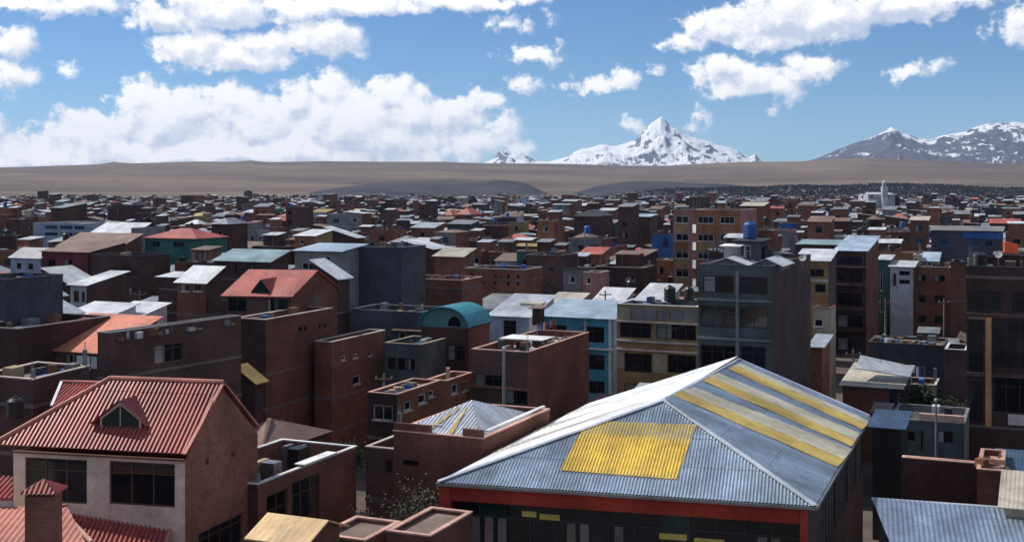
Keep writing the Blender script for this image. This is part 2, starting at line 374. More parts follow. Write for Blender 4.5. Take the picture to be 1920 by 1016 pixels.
# ------------------------------------------------------------------ terrain
def lerp_tab(tab, x):
    if x <= tab[0][0]: return tab[0][1]
    for (a, b), (c, d) in zip(tab, tab[1:]):
        if x <= c: return b + (d - b) * (x - a) / (c - a)
    return tab[-1][1]
def sstep(t): t = max(0, min(1, t)); return t*t*(3-2*t)
RIDGE = [(-1500,318),(-600,316),(-100,322),(60,319),(140,317),(190,315),(215,311),(240,314),(380,309),(430,309),(470,306),(500,309),(610,306),(720,306),(830,305),(900,308),(1000,310),(1150,314),(1250,315),(1330,311),(1400,309),(1500,309),(1560,305),(1620,303),(1700,307),(1800,313),(1920,319),(2100,322),(3400,316)]
def terrain_z(azr, r):
    x = CX + F * math.tan(max(-1.2, min(1.2, azr)))
    zr = CAMH + (HZ - lerp_tab(RIDGE, x)) / F * 9000 / max(.35, math.cos(azr)) * math.cos(azr) ** .0
    t = (r - 2400) / 6600
    k = sstep(t) if t < 1 else 1 - .25 * sstep((r - 9000) / 3000)
    px_, py_ = math.sin(azr) * r, math.cos(azr) * r
    n = noise.noise(Vector((px_ * .0006, py_ * .0009, 3.3))) * 34 + noise.noise(Vector((px_ * .0018, py_ * .0022, 9.3))) * 5
    kk = sstep((r - 2600) / 1800) * (1 - sstep((r - 7000) / 1800))
    return -9.0 * sstep((r - 500) / 1700) + (zr + 9) * k + n * kk
def build_terrain():
    azs = [R(a) for a in range(-180, -44, 6)] + [R(-42 + .4 * i) for i in range(211)] + [R(a) for a in range(48, 180, 6)]
    rs = [0.0, 60, 150, 300, 500, 800, 1200, 1700, 2200] + [2400 + 330 * i for i in range(1, 21)] + [9400, 10000, 11000, 13000, 16000, 20000]
    vs = [(0, 0, 0)]; fs = []
    n = len(azs)
    for r in rs[1:]:
        for a in azs: vs.append((math.sin(a) * r, math.cos(a) * r, terrain_z(a, r)))
    for j in range(n):
        fs.append((0, 1 + (j + 1) % n, 1 + j))
        for i in range(len(rs) - 2):
            a = 1 + i * n + j; b = 1 + i * n + (j + 1) % n
            fs.append((a, b, b + n, a + n))
    me = bpy.data.meshes.new('ground'); me.from_pydata(vs, [], fs); me.materials.append(MATS['terrain'])
    me.polygons.foreach_set('use_smooth', [True] * len(fs)); me.update()
    tag(bpy.data.objects.new('ground', me), kind='structure'); C.objects.link(bpy.data.objects['ground'])
build_terrain()
def polar_relief(name, x0, x1, r0, r1, na, nr, hfun, mat, label=None, smooth=True):
    vs = []; fs = []
    for j in range(nr + 1):
        r = r0 + (r1 - r0) * j / nr
        for i in range(na + 1):
            x = x0 + (x1 - x0) * i / na; a = math.atan((x - CX) / F)
            Y = r; X = (x - CX) / F * r
            vs.append((X, Y, hfun(x, j / nr, X, Y)))
    for j in range(nr):
        for i in range(na):
            a = j * (na + 1) + i; fs.append((a, a + 1, a + na + 2, a + na + 1))
    me = bpy.data.meshes.new(name); me.from_pydata(vs, [], fs); me.materials.append(MATS[mat])
    if smooth: me.polygons.foreach_set('use_smooth', [True] * len(fs))
    me.update(); o = bpy.data.objects.new(name, me); C.objects.link(o); tag(o, kind='structure')
    return o
# low hills at the far edge of the town; two carry painted cloud shadow
def hill_fun(tab, Y0):
    def f(x, t, X, Y):
        top = CAMH + (HZ - lerp_tab(tab, x)) / F * Y0
        edge = min(1, (x - tab[0][0]) / 60, (tab[-1][0] - x) / 60)
        return -16 + (top + 16) * math.sin(PI * t) ** .8 * max(0, edge) ** .5 * (.86 + .28 * noise.noise(Vector((X * .004, Y * .004, 4)))) + 2.5 * noise.noise(Vector((X * .01, Y * .01, 0)))
    return f
polar_relief('hill', 540, 1050, 2700, 3700, 90, 16, hill_fun([(540,364),(640,350),(720,343),(800,339),(880,334),(930,334),(975,341),(1010,350),(1050,364)], 3200), 'scrub_cloud_shade')
polar_relief('hill', 1055, 1480, 2700, 3700, 80, 16, hill_fun([(1055,364),(1090,350),(1130,342),(1170,338),(1210,338),(1290,341),(1370,343),(1430,350),(1480,364)], 3200), 'scrub_cloud_shade')
polar_relief('hill', 1000, 2300, 2150, 2700, 140, 12, hill_fun([(1000,374),(1180,362),(1260,356),(1400,354),(1500,352),(1600,349),(1700,348),(1800,352),(1920,356),(2100,356),(2300,366)], 2425), 'scrub_cloud_shade')
polar_relief('hill', -400, 1120, 4000, 5200, 150, 14, hill_fun([(-400,352),(-250,338),(60,333),(240,336),(420,331),(560,335),(760,330),(900,333),(1020,336),(1120,352)], 4600), 'terrain')
polar_relief('hill', 1180, 2400, 4200, 5600, 130, 14, hill_fun([(1180,352),(1290,334),(1400,331),(1560,326),(1700,329),(1840,325),(2000,330),(2200,334),(2400,352)], 4900), 'terrain')
# snow mountains
def ridged(p, octv=5):
    s = 0; a = .5; q = Vector(p)
    for _ in range(octv):
        n = 1 - abs(noise.noise(q)) * 1.7; s += a * n; a *= .52; q = q * 2.07 + Vector((3.1, 1.7, .4))
    return s
def mount_fun(tab, Y0, base, sharp=1.0, crest=.5):
    def f(x, t, X, Y):
        wx = x + 14 * noise.noise(Vector((X * .0012, Y * .0012, 7)))
        tc_ = crest + .12 * noise.noise(Vector((X * .0006, 1.3, 2)))
        s = 1 - abs(t - tc_) / (crest if t < tc_ else 1 - crest)
        s = max(0, s)
        top = CAMH + (HZ - lerp_tab(tab, wx if s < .85 else x)) / F * Y0
        top = max(top, base)
        rg = ridged((X * .0011, Y * .0011, 0)) - .62
        body = base + (top - base) * (s ** sharp)
        return body + (top - base) * .55 * rg * (1 - s ** 3) * min(1, s * 4) + (top - base) * .10 * (ridged((X * .006, Y * .006, 5), 3) - .6) * (1 if s < .92 else .5) - (120 if s <= 0 else 0)
    return f
S1 = [(880,322),(905,309),(925,300),(940,290),(947,278),(953,282),(962,290),(975,285),(990,291),(1005,302),(1030,303),(1060,295),(1075,286),(1090,280),(1110,277),(1130,271),(1148,275),(1165,272),(1190,265),(1198,256),(1205,248),(1213,240),(1222,232),(1232,226),(1240,221),(1247,226),(1256,237),(1270,243),(1280,250),(1290,255),(1310,261),(1325,264),(1340,270),(1370,277),(1382,281),(1395,290),(1405,295),(1415,289),(1423,297),(1432,304),(1450,318)]
polar_relief('mountain', 880, 1450, 12500, 17500, 420, 110, mount_fun(S1, 14600, 120, .8, .42), 'mountain_snow')
S2 = [(1440,322),(1490,310),(1530,297),(1570,281),(1585,276),(1600,269),(1620,263),(1640,254),(1652,248),(1664,242),(1672,238),(1682,242),(1692,249),(1705,252),(1720,258),(1745,261),(1762,255),(1785,250),(1812,247),(1822,241),(1840,235),(1858,233),(1870,231),(1885,234),(1900,229),(1920,233),(1980,228),(2050,240),(2150,262),(2300,280),(2500,318)]
polar_relief('mountain', 1440, 2500, 10500, 16500, 520, 110, mount_fun(S2, 13000, 100, .95, .42), 'mountain_rock')

# ------------------------------------------------------------------ building kit
GA = math.atan(.43)                                   # heading of the street grid
E0 = Vector((math.cos(GA), -math.sin(GA), 0)); D0v = Vector((math.sin(GA), math.cos(GA), 0))
FOOT = []                                              # footprints in grid coordinates
VIS = []                                               # what each measured building shows: x0, x1, y_top, y_bottom, Y
def gst(p): return (p[0] * E0.x + p[1] * E0.y, p[0] * D0v.x + p[1] * D0v.y)
def add_foot(pts, pad=.4):
    s = [gst(p) for p in pts]
    FOOT.append((min(a for a, b in s) - pad, max(a for a, b in s) + pad, min(b for a, b in s) - pad, max(b for a, b in s) + pad))
def hit(P, d, x):
    """distance along d from P to where it crosses photo column x"""
    k = (x - CX) / F; return (k * P[1] - P[0]) / (d[0] - k * d[1])
WIN = {}
def win_mesh(w, h, style):
    key = (round(w, 1), round(h, 1), style)
    if key in WIN: return WIN[key]
    w, h = max(.3, key[0]), max(.3, key[1]); fm = {'w': 'frame_white', 'd': 'frame_dark', 'b': 'frame_brown', 'u': 'frame_blue', 'n': 'frame_dark'}[style[0]]
    gm = {'w': 'glass', 'd': 'glass', 'b': 'glass', 'u': 'glass_blue', 'n': 'glass'}[style[0]]
    if style.endswith('g'): gm = 'glass_grey'
    if style.endswith('t'): gm = 'glass_teal'
    if style.endswith('e'): gm = 'glass_green'
    t = .07; m = MB(); y0, y1 = .06, .14
    m.box(0, w, y0, y1, 0, t, fm); m.box(0, w, y0, y1, h - t, h, fm)
    m.box(0, t, y0, y1, t, h - t, fm); m.box(w - t, w, y0, y1, t, h - t, fm)
    n = max(1, int(round(w / .9)))
    for i in range(1, n): x = w * i / n; m.box(x - .025, x + .025, y0 + .01, y1 - .01, t, h - t, fm)
    if h > 1.1: m.box(t, w - t, y0 + .02, y1 - .02, h * .72, h * .72 + .04, fm)
    if style[0] == 'w': m.box(-.08, w + .08, -.08, .05, -.09, -.005, 'coping')
    g = MB()
    if style.endswith('c'):
        k1 = w * .38; g.box(.02, k1, .105, .125, .02, h - .02, 'curtain_light'); g.box(k1, w - .02, .107, .123, .02, h - .02, gm)
    else: g.box(.02, w - .02, .105, .125, .02, h - .02, gm)
    WIN[key] = (m.mesh('window'), g.mesh('pane'), w, h); return WIN[key]
def wall_holes(mb, O, U_, Wd, z0, z1, holes, mat, depth=.2, reveal=None):
    """upright wall from O along U_, Wd long, with openings (a0,a1,z0,z1) and their reveals"""
    inn = Vector((-U_[1], U_[0], 0)); reveal = reveal or mat
    holes = [(max(.02, a), min(Wd - .02, b), max(z0, c), min(z1 - .02, d)) for a, b, c, d in holes]
    holes = [h for h in holes if h[1] - h[0] > .12 and h[3] - h[2] > .12]
    xs = sorted({0, Wd, *[h[0] for h in holes], *[h[1] for h in holes]}); zs = sorted({z0, z1, *[h[2] for h in holes], *[h[3] for h in holes]})
    P = lambda a, z, d=0: (O[0] + U_[0]*a + inn[0]*d, O[1] + U_[1]*a + inn[1]*d, z)
    for i in range(len(zs) - 1):
        a0 = None
        for j in range(len(xs) - 1):
            cx, cz = (xs[j] + xs[j+1]) / 2, (zs[i] + zs[i+1]) / 2
            solid = not any(h[0] < cx < h[1] and h[2] < cz < h[3] for h in holes)
            if solid and a0 is None: a0 = xs[j]
            if a0 is not None and (not solid or j == len(xs) - 2):
                a1 = xs[j+1] if solid else xs[j]
                mb.face([P(a0, zs[i]), P(a1, zs[i]), P(a1, zs[i+1]), P(a0, zs[i+1])], mat,
                        [(a0, zs[i]), (a1, zs[i]), (a1, zs[i+1]), (a0, zs[i+1])]); a0 = None
    for a, b, c, d in holes:
        mb.face([P(a,c), P(a,c,depth), P(a,d,depth), P(a,d)], reveal); mb.face([P(b,c,depth), P(b,c), P(b,d), P(b,d,depth)], reveal)
        mb.face([P(a,d), P(a,d,depth), P(b,d,depth), P(b,d)], reveal); mb.face([P(a,c,depth), P(a,c), P(b,c), P(b,c,depth)], reveal)
    return holes
def place_window(root, O, U_, a, b, z0, z1, style, name='window', label=None):
    if len(style) == 1 and style != 'n' and (int(a * 37 + z0 * 91 + O[0] * 13) % 10) < 3: style += 'c'
    fr, pn, w, h = win_mesh(b - a, z1 - z0, style)
    o = bpy.data.objects.new(name, fr); C.objects.link(o); o.parent = root
    base = wloc(root)
    o.location = Vector((O[0] + U_[0]*a, O[1] + U_[1]*a, z0)) - base
    o.rotation_euler = (0, 0, math.atan2(U_[1], U_[0])); o.scale = ((b - a) / w, 1, (z1 - z0) / h)
    q = bpy.data.objects.new('pane', pn); C.objects.link(q); q.parent = o
    if label: o['label'] = label
    return o
def plate(mb, pts, th, mat, edge=None):
    """sheet of thickness th hanging below the polygon"""
    lo = [(p[0], p[1], p[2] - th) for p in pts]
    mb.face(pts, mat); mb.face(lo[::-1], edge or mat)
    for i in range(len(pts)):
        j = (i + 1) % len(pts); mb.face([lo[i], lo[j], pts[j], pts[i]], edge or mat)
class Bld: pass
def raise_building(name, label, cat, P0, e, W_, d, D_, z, wall, side=None, front=(), right=(), roof=('flat', .6, 'tar', 'coping'), style='w', slabs=0, group=None, z0=0.0, back=True, wth=.14, hole_label=None, noslab_top=False):
    """walls with real openings, windows, floor slabs, roof. front/right: openings in metres (a0,a1,z0,z1)"""
    side = side or wall
    B = Bld(); P0 = Vector((P0[0], P0[1], 0)); P1 = P0 + e * W_; P2 = P1 + d * D_; P3 = P0 + d * D_
    root = empty(name, (P0.x, P0.y, z0), label, cat, group); B.root = root; B.P = (P0, P1, P2, P3); B.e = e; B.d = d; B.W = W_; B.D = D_; B.z = z
    L = lambda a, b, zz: (P0.x + e.x*a + d.x*b, P0.y + e.y*a + d.y*b, zz)
    B.L = L
    w = MB()
    fh = wall_holes(w, P0, e, W_, z0, z, front, wall); rh = wall_holes(w, P1, d, D_, z0, z, right, side)
    w.face([P3 + Vector((0,0,z0)), P0 + Vector((0,0,z0)), P0 + Vector((0,0,z)), P3 + Vector((0,0,z))], side)
    if back: w.face([P2 + Vector((0,0,z0)), P3 + Vector((0,0,z0)), P3 + Vector((0,0,z)), P2 + Vector((0,0,z))], side)
    kind = roof[0]
    if kind == 'flat':
        ph = roof[1]; t = wth
        w.face([L(0,0,z), L(W_,0,z), L(W_-t,t,z), L(t,t,z)], wall); w.face([L(W_,0,z), L(W_,D_,z), L(W_-t,D_-t,z), L(W_-t,t,z)], wall)
        w.face([L(W_,D_,z), L(0,D_,z), L(t,D_-t,z), L(W_-t,D_-t,z)], wall); w.face([L(0,D_,z), L(0,0,z), L(t,t,z), L(t,D_-t,z)], wall)
        zr = z - ph
        for a, b in (((t,t),(W_-t,t)), ((W_-t,t),(W_-t,D_-t)), ((W_-t,D_-t),(t,D_-t)), ((t,D_-t),(t,t))):
            w.face([L(b[0],b[1],zr), L(a[0],a[1],zr), L(a[0],a[1],z), L(b[0],b[1],z)], side)
    elif kind == 'shed':        # rises away from the front
        rise = roof[1]; w.face([L(W_,0,z), L(W_,D_,z), L(W_,D_,z+rise)], side); w.face([L(0,D_,z), L(0,0,z), L(0,D_,z+rise)], side); w.face([L(0,D_,z+rise), L(W_,D_,z+rise), L(W_,D_,z), L(0,D_,z)], side)
    elif kind == 'fall':        # falls away from the front
        rise = roof[1]; w.face([L(0,0,z), L(W_,0,z), L(W_,0,z+rise), L(0,0,z+rise)], wall); w.face([L(W_,0,z), L(W_,D_,z), L(W_,0,z+rise)], side); w.face([L(0,D_,z), L(0,0,z), L(0,0,z+rise)], side)
    elif kind == 'lean':        # low on the right
        rise = roof[1]; w.face([L(0,0,z), L(W_,0,z), L(0,0,z+rise)], wall); w.face([L(0,D_,z), L(W_,D_,z), L(0,D_,z+rise)], wall); w.face([L(0,D_,z), L(0,0,z), L(0,0,z+rise), L(0,D_,z+rise)], side)
    elif kind == 'gable':       # ridge along the front, gables at the sides
        rise = roof[1]; w.face([L(W_,0,z), L(W_,D_,z), L(W_,D_/2,z+rise)], side); w.face([L(0,D_,z), L(0,0,z), L(0,D_/2,z+rise)], side)
    elif kind == 'gable_front':
        rise = roof[1]; w.face([L(0,0,z), L(W_,0,z), L(W_/2,0,z+rise)], wall); w.face([L(W_,D_,z), L(0,D_,z), L(W_/2,D_,z+rise)], wall)
    B.wall = w.build('wall', root)
    if slabs:
        sm = 'slab_line'
        zz = slabs
        n = int((z - .5) / slabs)
        for k in range(1, n + 1):
            s = MB(); zk = k * slabs; o = .035
            blocked = any(h[2] < zk < h[3] or h[2] < zk - .2 < h[3] for h in list(fh) + list(rh))
            if blocked: continue
            s.box8([L(-o,-o,zk-.2), L(W_+o,-o,zk-.2), L(W_+o,D_+o,zk-.2), L(-o,D_+o,zk-.2), L(-o,-o,zk), L(W_+o,-o,zk), L(W_+o,D_+o,zk), L(-o,D_+o,zk)], sm)
            s.build('floor_slab', root)
    ov = .3
    def sheet(pts, mat, nm='roof'):
        m = MB(); plate(m, pts, .06, mat); return m.build(nm, root)
    if kind == 'flat':
        m = MB(); t = wth; m.face([L(t,t,z-ph), L(W_-t,t,z-ph), L(W_-t,D_-t,z-ph), L(t,D_-t,z-ph)], roof[2]); m.build('roof', root)
        if roof[3]:
            m = MB(); o = .04; hh = .07; t2 = t + .04
            for q in ((-o,W_+o,-o,t2), (-o,W_+o,D_-t2,D_+o), (-o,t2,t2,D_-t2), (W_-t2,W_+o,t2,D_-t2)):
                a0, a1, b0, b1 = q
                m.box8([L(a0,b0,z+.003), L(a1,b0,z+.003), L(a1,b1,z+.003), L(a0,b1,z+.003), L(a0,b0,z+hh), L(a1,b0,z+hh), L(a1,b1,z+hh), L(a0,b1,z+hh)], roof[3])
            m.build('coping', root)
    elif kind == 'shed':
        s = rise / D_; sheet([L(-ov,-ov,z+.07-s*ov), L(W_+ov,-ov,z+.07-s*ov), L(W_+ov,D_+ov,z+.07+rise+s*ov), L(-ov,D_+ov,z+.07+rise+s*ov)], roof[2])
    elif kind == 'fall':
        s = rise / D_; sheet([L(-ov,-ov,z+.07+rise+s*ov), L(W_+ov,-ov,z+.07+rise+s*ov), L(W_+ov,D_+ov,z+.07-s*ov), L(-ov,D_+ov,z+.07-s*ov)], roof[2])
    elif kind == 'lean':
        s = rise / W_; sheet([L(-ov,-ov,z+.07+rise+s*ov), L(W_+ov,-ov,z+.07-s*ov), L(W_+ov,D_+ov,z+.07-s*ov), L(-ov,D_+ov,z+.07+rise+s*ov)], roof[2])
    elif kind == 'gable':
        s = rise / (D_/2); zt = z + .07
        sheet([L(-ov,-ov,zt-s*ov), L(W_+ov,-ov,zt-s*ov), L(W_+ov,D_/2,zt+rise), L(-ov,D_/2,zt+rise)], roof[2]); sheet([L(W_+ov,D_+ov,zt-s*ov), L(-ov,D_+ov,zt-s*ov), L(-ov,D_/2,zt+rise), L(W_+ov,D_/2,zt+rise)], roof[2])
    elif kind == 'gable_front':
        s = rise / (W_/2); zt = z + .07
        sheet([L(-ov,-ov,zt-s*ov), L(W_/2,-ov,zt+rise), L(W_/2,D_+ov,zt+rise), L(-ov,D_+ov,zt-s*ov)], roof[2]); sheet([L(W_/2,-ov,zt+rise), L(W_+ov,-ov,zt-s*ov), L(W_+ov,D_+ov,zt-s*ov), L(W_/2,D_+ov,zt+rise)], roof[2])
    elif kind == 'hip':
        rise = roof[1]; zt = z + .05; k = min(W_, D_) / 2
        if W_ >= D_: r0, r1 = (k, D_/2), (W_ - k, D_/2)
        else: r0, r1 = (W_/2, k), (W_/2, D_ - k)
        A, Bq, Cq, Dq = L(-ov,-ov,zt-.1), L(W_+ov,-ov,zt-.1), L(W_+ov,D_+ov,zt-.1), L(-ov,D_+ov,zt-.1); g0 = L(*r0, zt+rise); g1 = L(*r1, zt+rise)
        if W_ >= D_: fs = ([A,Bq,g1,g0], [Bq,Cq,g1], [Cq,Dq,g0,g1], [Dq,A,g0])
        else: fs = ([A,Bq,g0], [Bq,Cq,g1,g0], [Cq,Dq,g1], [Dq,A,g0,g1])
        for q in fs: sheet(q, roof[2])
    for a, b, c, dd in fh: place_window(root, P0, e, a, b, c, dd, style)
    for a, b, c, dd in rh: place_window(root, P1, d, a, b, c, dd, style)
    return B
def hero(name, label, cat, xl, xr, yt, Y, xb=None, dep=None, yb=None, wall='brick', ea=None, da=None, fcols=None, frows=None, rcols=None, rrows=None, fr=(), rr=(), **kw):
    """a building measured in the photograph. fr / rr: openings as pixel boxes; fcols x frows: rows are pixel heights at the face's near-left end"""
    e = E0 if ea is None else Vector((math.cos(R(ea)), -math.sin(R(ea)), 0)); d = D0v if da is None else Vector((math.sin(R(da)), math.cos(R(da)), 0))
    P0 = UY(xl, yt, Y); z = P0.z; W_ = hit(P0, e, xr); P1 = P0 + e * W_
    if dep and dep > 4 and 95 < Y < 262: dep *= .62
    D_ = dep if dep else hit(P1, d, xb)
    zat = lambda y, Yd: CAMH - (y - HZ) * Yd / F
    fo = []; ro = []
    for (x0, y0, x1, y1) in fr:
        a0 = hit(P0, e, x0); a1 = hit(P0, e, x1); Yd = P0.y + e.y * a0; fo.append((a0, a1, zat(y1, Yd), zat(y0, Yd)))
    for (x0, y0, x1, y1) in rr:
        a0 = hit(P1, d, x0); a1 = hit(P1, d, x1); Yd = P1.y + d.y * a0; ro.append((a0, a1, zat(y1, Yd), zat(y0, Yd)))
    if fcols:
        for (y0, y1) in frows:
            for (x0, x1) in fcols: fo.append((hit(P0, e, x0), hit(P0, e, x1), zat(y1, P0.y), zat(y0, P0.y)))
    if rcols:
        for (y0, y1) in rrows:
            for (x0, x1) in rcols: ro.append((hit(P1, d, x0), hit(P1, d, x1), zat(y1, P1.y), zat(y0, P1.y)))
    if Y < 160 and 'brick' in wall and z > 4 and name not in ('tiled_house', 'ruined_wall'): kw.setdefault('slabs', 2.6)
    B = raise_building(name, label, cat, P0, e, W_, d, D_, z, wall, front=fo, right=ro, **kw)
    if kw.get('roof', ('flat', .6))[0] == 'flat' and Y < 200 and W_ > 2.5 and D_ > 2.5 and name != 'ruined_wall':
        m = MB(); rc = random.Random(int(xl * 7 + yt)); ph = kw.get('roof', ('flat', .6))[1]
        for _ in range(int(6 + W_ * D_ / 6)):
            a0, b0 = W_ * rc.uniform(.06, .86), D_ * rc.uniform(.05, .86); sa, sb_ = rc.uniform(.12, .8), rc.uniform(.12, 1.3)
            local_box(m, B, a0, min(a0 + sa, W_ - .2), b0, min(b0 + sb_, D_ - .2), z - ph + .004, z - ph + rc.choice([.08, .15, .3, .6, ph + .35]), rc.choice(['rubble', 'wood', 'wood', 'cardboard', 'concrete', 'plaster_white', 'steel', 'sheet_dull', 'plastic_black', 'cloth_blue', 'brick', 'tar']))
        tag(m.build('roof_clutter', B.root), kind='stuff')
        if wall.startswith('brick') and Y < 130:
            for ca, cb2 in ((.02, .02), (.98, .02), (.98, .98), (.5, .98)):
                if rc.random() < .5: continue
                m = MB(); a0, b0 = ca * (W_ - .2), cb2 * (D_ - .2); hh = rc.uniform(.35, 1.1); local_box(m, B, a0, a0 + .2, b0, b0 + .2, z + .075, z + hh, 'concrete')
                for k in range(3): q_ = B.L(a0 + .05 + .05 * k, b0 + .08, 0); m.tube((q_[0], q_[1], z + hh), (q_[0] + rc.uniform(-.06, .06), q_[1], z + hh + .45), .012, .012, 'steel', 3, False)
                m.build('column_stub', B.root)
    add_foot(B.P); q = [px((p.x, p.y, z)) for p in B.P]
    x0 = min(xl, q[3][0]); x1 = max(xr, q[2][0]); top = min(a[1] for a in q)
    VIS.append((xl, max(xr, q[2][0]), min(yt, top), yb if yb else yt + 30, Y))
    if abs(W_) > 60 or z < 1.5: print('CHECK', label, 'W %.1f D %.1f z %.1f' % (W_, D_, z))
    return B
def add_part(B, name, fn):
    m = MB(); fn(m); return m.build(name, B.root)
def local_box(m, B, a0, a1, b0, b1, z0, z1, mat):
    L = B.L; m.box8([L(a0,b0,z0), L(a1,b0,z0), L(a1,b1,z0), L(a0,b1,z0), L(a0,b0,z1), L(a1,b0,z1), L(a1,b1,z1), L(a0,b1,z1)], mat)

# ---- corrugated sheets over a flat polygon whose first edge is the eave
def corrugate(poly, pitch, amp, sheet_w, mat, root, name='roof_sheet', lift=0.0, thick=.012, cut=None, barrel=False, laps=()):
    P = [Vector(p) for p in poly]; Uo = (P[1] - P[0]).normalized(); N = Uo.cross(P[2] - P[0]).normalized()
    if N.z < 0: N = -N
    V = N.cross(Uo); O = P[0]
    q = [((p - O).dot(Uo), (p - O).dot(V)) for p in P]
    def span(u):
        ys = []
        for i in range(len(q)):
            (a, b), (c, d) = q[i], q[(i + 1) % len(q)]
            if abs(c - a) < 1e-9: continue
            t = (u - a) / (c - a)
            if -1e-6 <= t <= 1 + 1e-6: ys.append(b + (d - b) * t)
        return (min(ys), max(ys)) if len(ys) > 1 else None
    umin = min(a for a, b in q); umax = max(a for a, b in q)
    n = max(1, int(round((umax - umin) / sheet_w))); out = []
    for k in range(n):
        u0 = umin + (umax - umin) * k / n; u1 = umin + (umax - umin) * (k + 1) / n
        steps = max(2, int(round((u1 - u0) / pitch * 6))); m = MB(); rows = []
        if barrel: us = sorted({u0, u1, *[(kk + fq) * pitch for kk in range(int(u0 / pitch) - 1, int(u1 / pitch) + 2) for fq in (0, .05, .37, .47, .56, .88) if u0 < (kk + fq) * pitch < u1]})
        else: us = [u0 + (u1 - u0) * i / steps for i in range(steps + 1)]
        for u in us:
            s = span(min(max(u, umin + 1e-4), umax - 1e-4))
            if s is None: rows.append(None); continue
            lo, hi = s
            if cut: lo = max(lo, cut[0]); hi = min(hi, cut[1])
            if hi - lo < .01: hi = lo + .01
            ph = 2 * PI * u / pitch
            fq = (u / pitch) % 1.0; w = lerp_tab([(0,.75),(.05,1),(.37,1),(.47,.6),(.56,-1),(.88,-1),(1,.75)], fq) if barrel else math.sin(ph)
            rows.append((u, lo, hi, w * amp + lift))
        for r0, r1 in zip(rows, rows[1:]):
            if r0 is None or r1 is None: continue
            cuts = [-1e3] + list(laps) + [1e3]          # laps: heights up the slope where one course of sheets covers the next
            for ci in range(len(cuts) - 1):
                def g(r, v, low): return O + Uo * r[0] + V * v + N * (r[3] + (.014 if low and ci else 0))
                cl = lambda r, c_: min(max(c_, r[1]), r[2])
                v00, v10, v11, v01 = cl(r0, cuts[ci]), cl(r1, cuts[ci]), cl(r1, cuts[ci+1]), cl(r0, cuts[ci+1])
                if v01 - v00 < 1e-4 and v11 - v10 < 1e-4: continue
                m.face([g(r0, v00, True), g(r1, v10, True), g(r1, v11, False), g(r0, v01, False)], mat, [(r0[0], v00), (r1[0], v10), (r1[0], v11), (r0[0], v01)])
        if m.f: out.append(m.build(name, root, smooth=False))
    return Uo, V, N, O

# ------------------------------------------------------------------ the sports hall with the zinc hipped roof
ZE = 8.5
FL, FR, BR = U(822, 903, ZE), U(1528, 948, ZE), U(1630, 779, ZE)
A1 = Vector((7.48, 60.4, 11.35)); A2 = UY(1385, 673, 75.0); BL = FL + (BR - FR)
hall = empty('sports_hall', (FL.x, FL.y, 0), 'large hall with blue-grey zinc hipped roof striped by yellow sheets over red frame', 'hall')
ein = (FR - FL).normalized(); din = (BR - FR).normalized()
zw = ZE - .22
w = MB(); fw = (FR - FL).length - .5; sw = (BR - FR).length - .4
H0 = FL + ein * .15 + din * .25; H1 = H0 + ein * fw
hz = lambda y, p: CAMH - (y - HZ) * p.y / F
big = (hit(H0, ein, 846), hit(H0, ein, 1500), 3.2, hz(935, H0))
wall_holes(w, H0, ein, fw, 0, zw, [big], 'plaster_red', .35)
sides = []
cols = [(1541, 1567), (1571, 1590), (1593, 1606), (1609, 1619), (1621, 1628)]
for x0, x1 in cols: sides.append((hit(H1, din, x0), hit(H1, din, x1), 5.2, 7.55))
holes = wall_holes(w, H1, din, sw, 0, zw, sides, 'brick_brown', .15)
H2 = H1 + din * sw; H3 = H0 + din * sw
w.face([H2, H3, (H3.x, H3.y, 0), (H2.x, H2.y, 0)], 'brick_brown'); w.face([H3, H0, (H0.x, H0.y, 0), (H3.x, H3.y, 0)], 'brick_brown')
w.build('wall', hall)
# red frame: beam and two pillars proud of the wall
m = MB()
def oriented(m, O, Ud, a0, a1, d0, d1, z0, z1, mat):
    inn = Vector((-Ud.y, Ud.x, 0)); g = lambda a, d, z: (O.x + Ud.x*a + inn.x*d, O.y + Ud.y*a + inn.y*d, z)
    m.box8([g(a0,d0,z0), g(a1,d0,z0), g(a1,d1,z0), g(a0,d1,z0), g(a0,d0,z1), g(a1,d0,z1), g(a1,d1,z1), g(a0,d1,z1)], mat)
oriented(m, H0, ein, big[0] + .01, big[1] - .01, -.10, .0, big[3] - .02, zw, 'plaster_red'); m.build('beam', hall)
for a0, a1 in ((-.18, big[0]), (big[1], fw + .02)):
    m = MB(); oriented(m, H0, ein, a0, a1, -.16, -.003, 0, zw - .02, 'plaster_red'); m.build('pillar', hall)
# glazing of the open front
fr_ = MB(); oriented(fr_, H0, ein, big[0], big[1], .42, .5, big[3] - .12, big[3], 'frame_dark')
oriented(fr_, H0, ein, big[0], big[1], .40, .52, big[3] - .78, big[3] - .70, 'frame_dark')
n = 13; a = big[0]
glz = fr_.build('window', hall)
for i in range(n):
    b0 = big[0] + (big[1] - big[0]) * i / n; b1 = big[0] + (big[1] - big[0]) * (i + 1) / n
    m = MB(); oriented(m, H0, ein, b0, b0 + .07, .38, .52, 3.2, big[3] - .1, 'frame_dark'); m.build('mullion', glz)
    m = MB(); oriented(m, H0, ein, b0 + .07, b1, .44, .46, 3.2, big[3] - .12, 'glass_green' if i in (1, 8) else 'glass'); m.build('pane', glz)
for x0, x1, yy in ((975, 1002, 958), (1008, 1046, 961), (1234, 1286, 981), (1300, 1357, 985)):  # skylight light seen through the glazing, built as painted yellow strips
    m = MB(); p = H0; oriented(m, H0, ein, hit(H0, ein, x0), hit(H0, ein, x1), .35, .43, hz(yy, H0) - .08, hz(yy, H0) + .17, 'glow_board_yellow'); m.build('skylight_glow', hall)
for i, x in enumerate((880, 905, 930, 1060, 1085, 1150, 1420, 1445)):
    m = MB(); aa = hit(H0, ein, x); oriented(m, H0, ein, aa, aa + .38, .36, .40, 3.2, big[3] - .8, 'curtain'); m.build('curtain', hall)
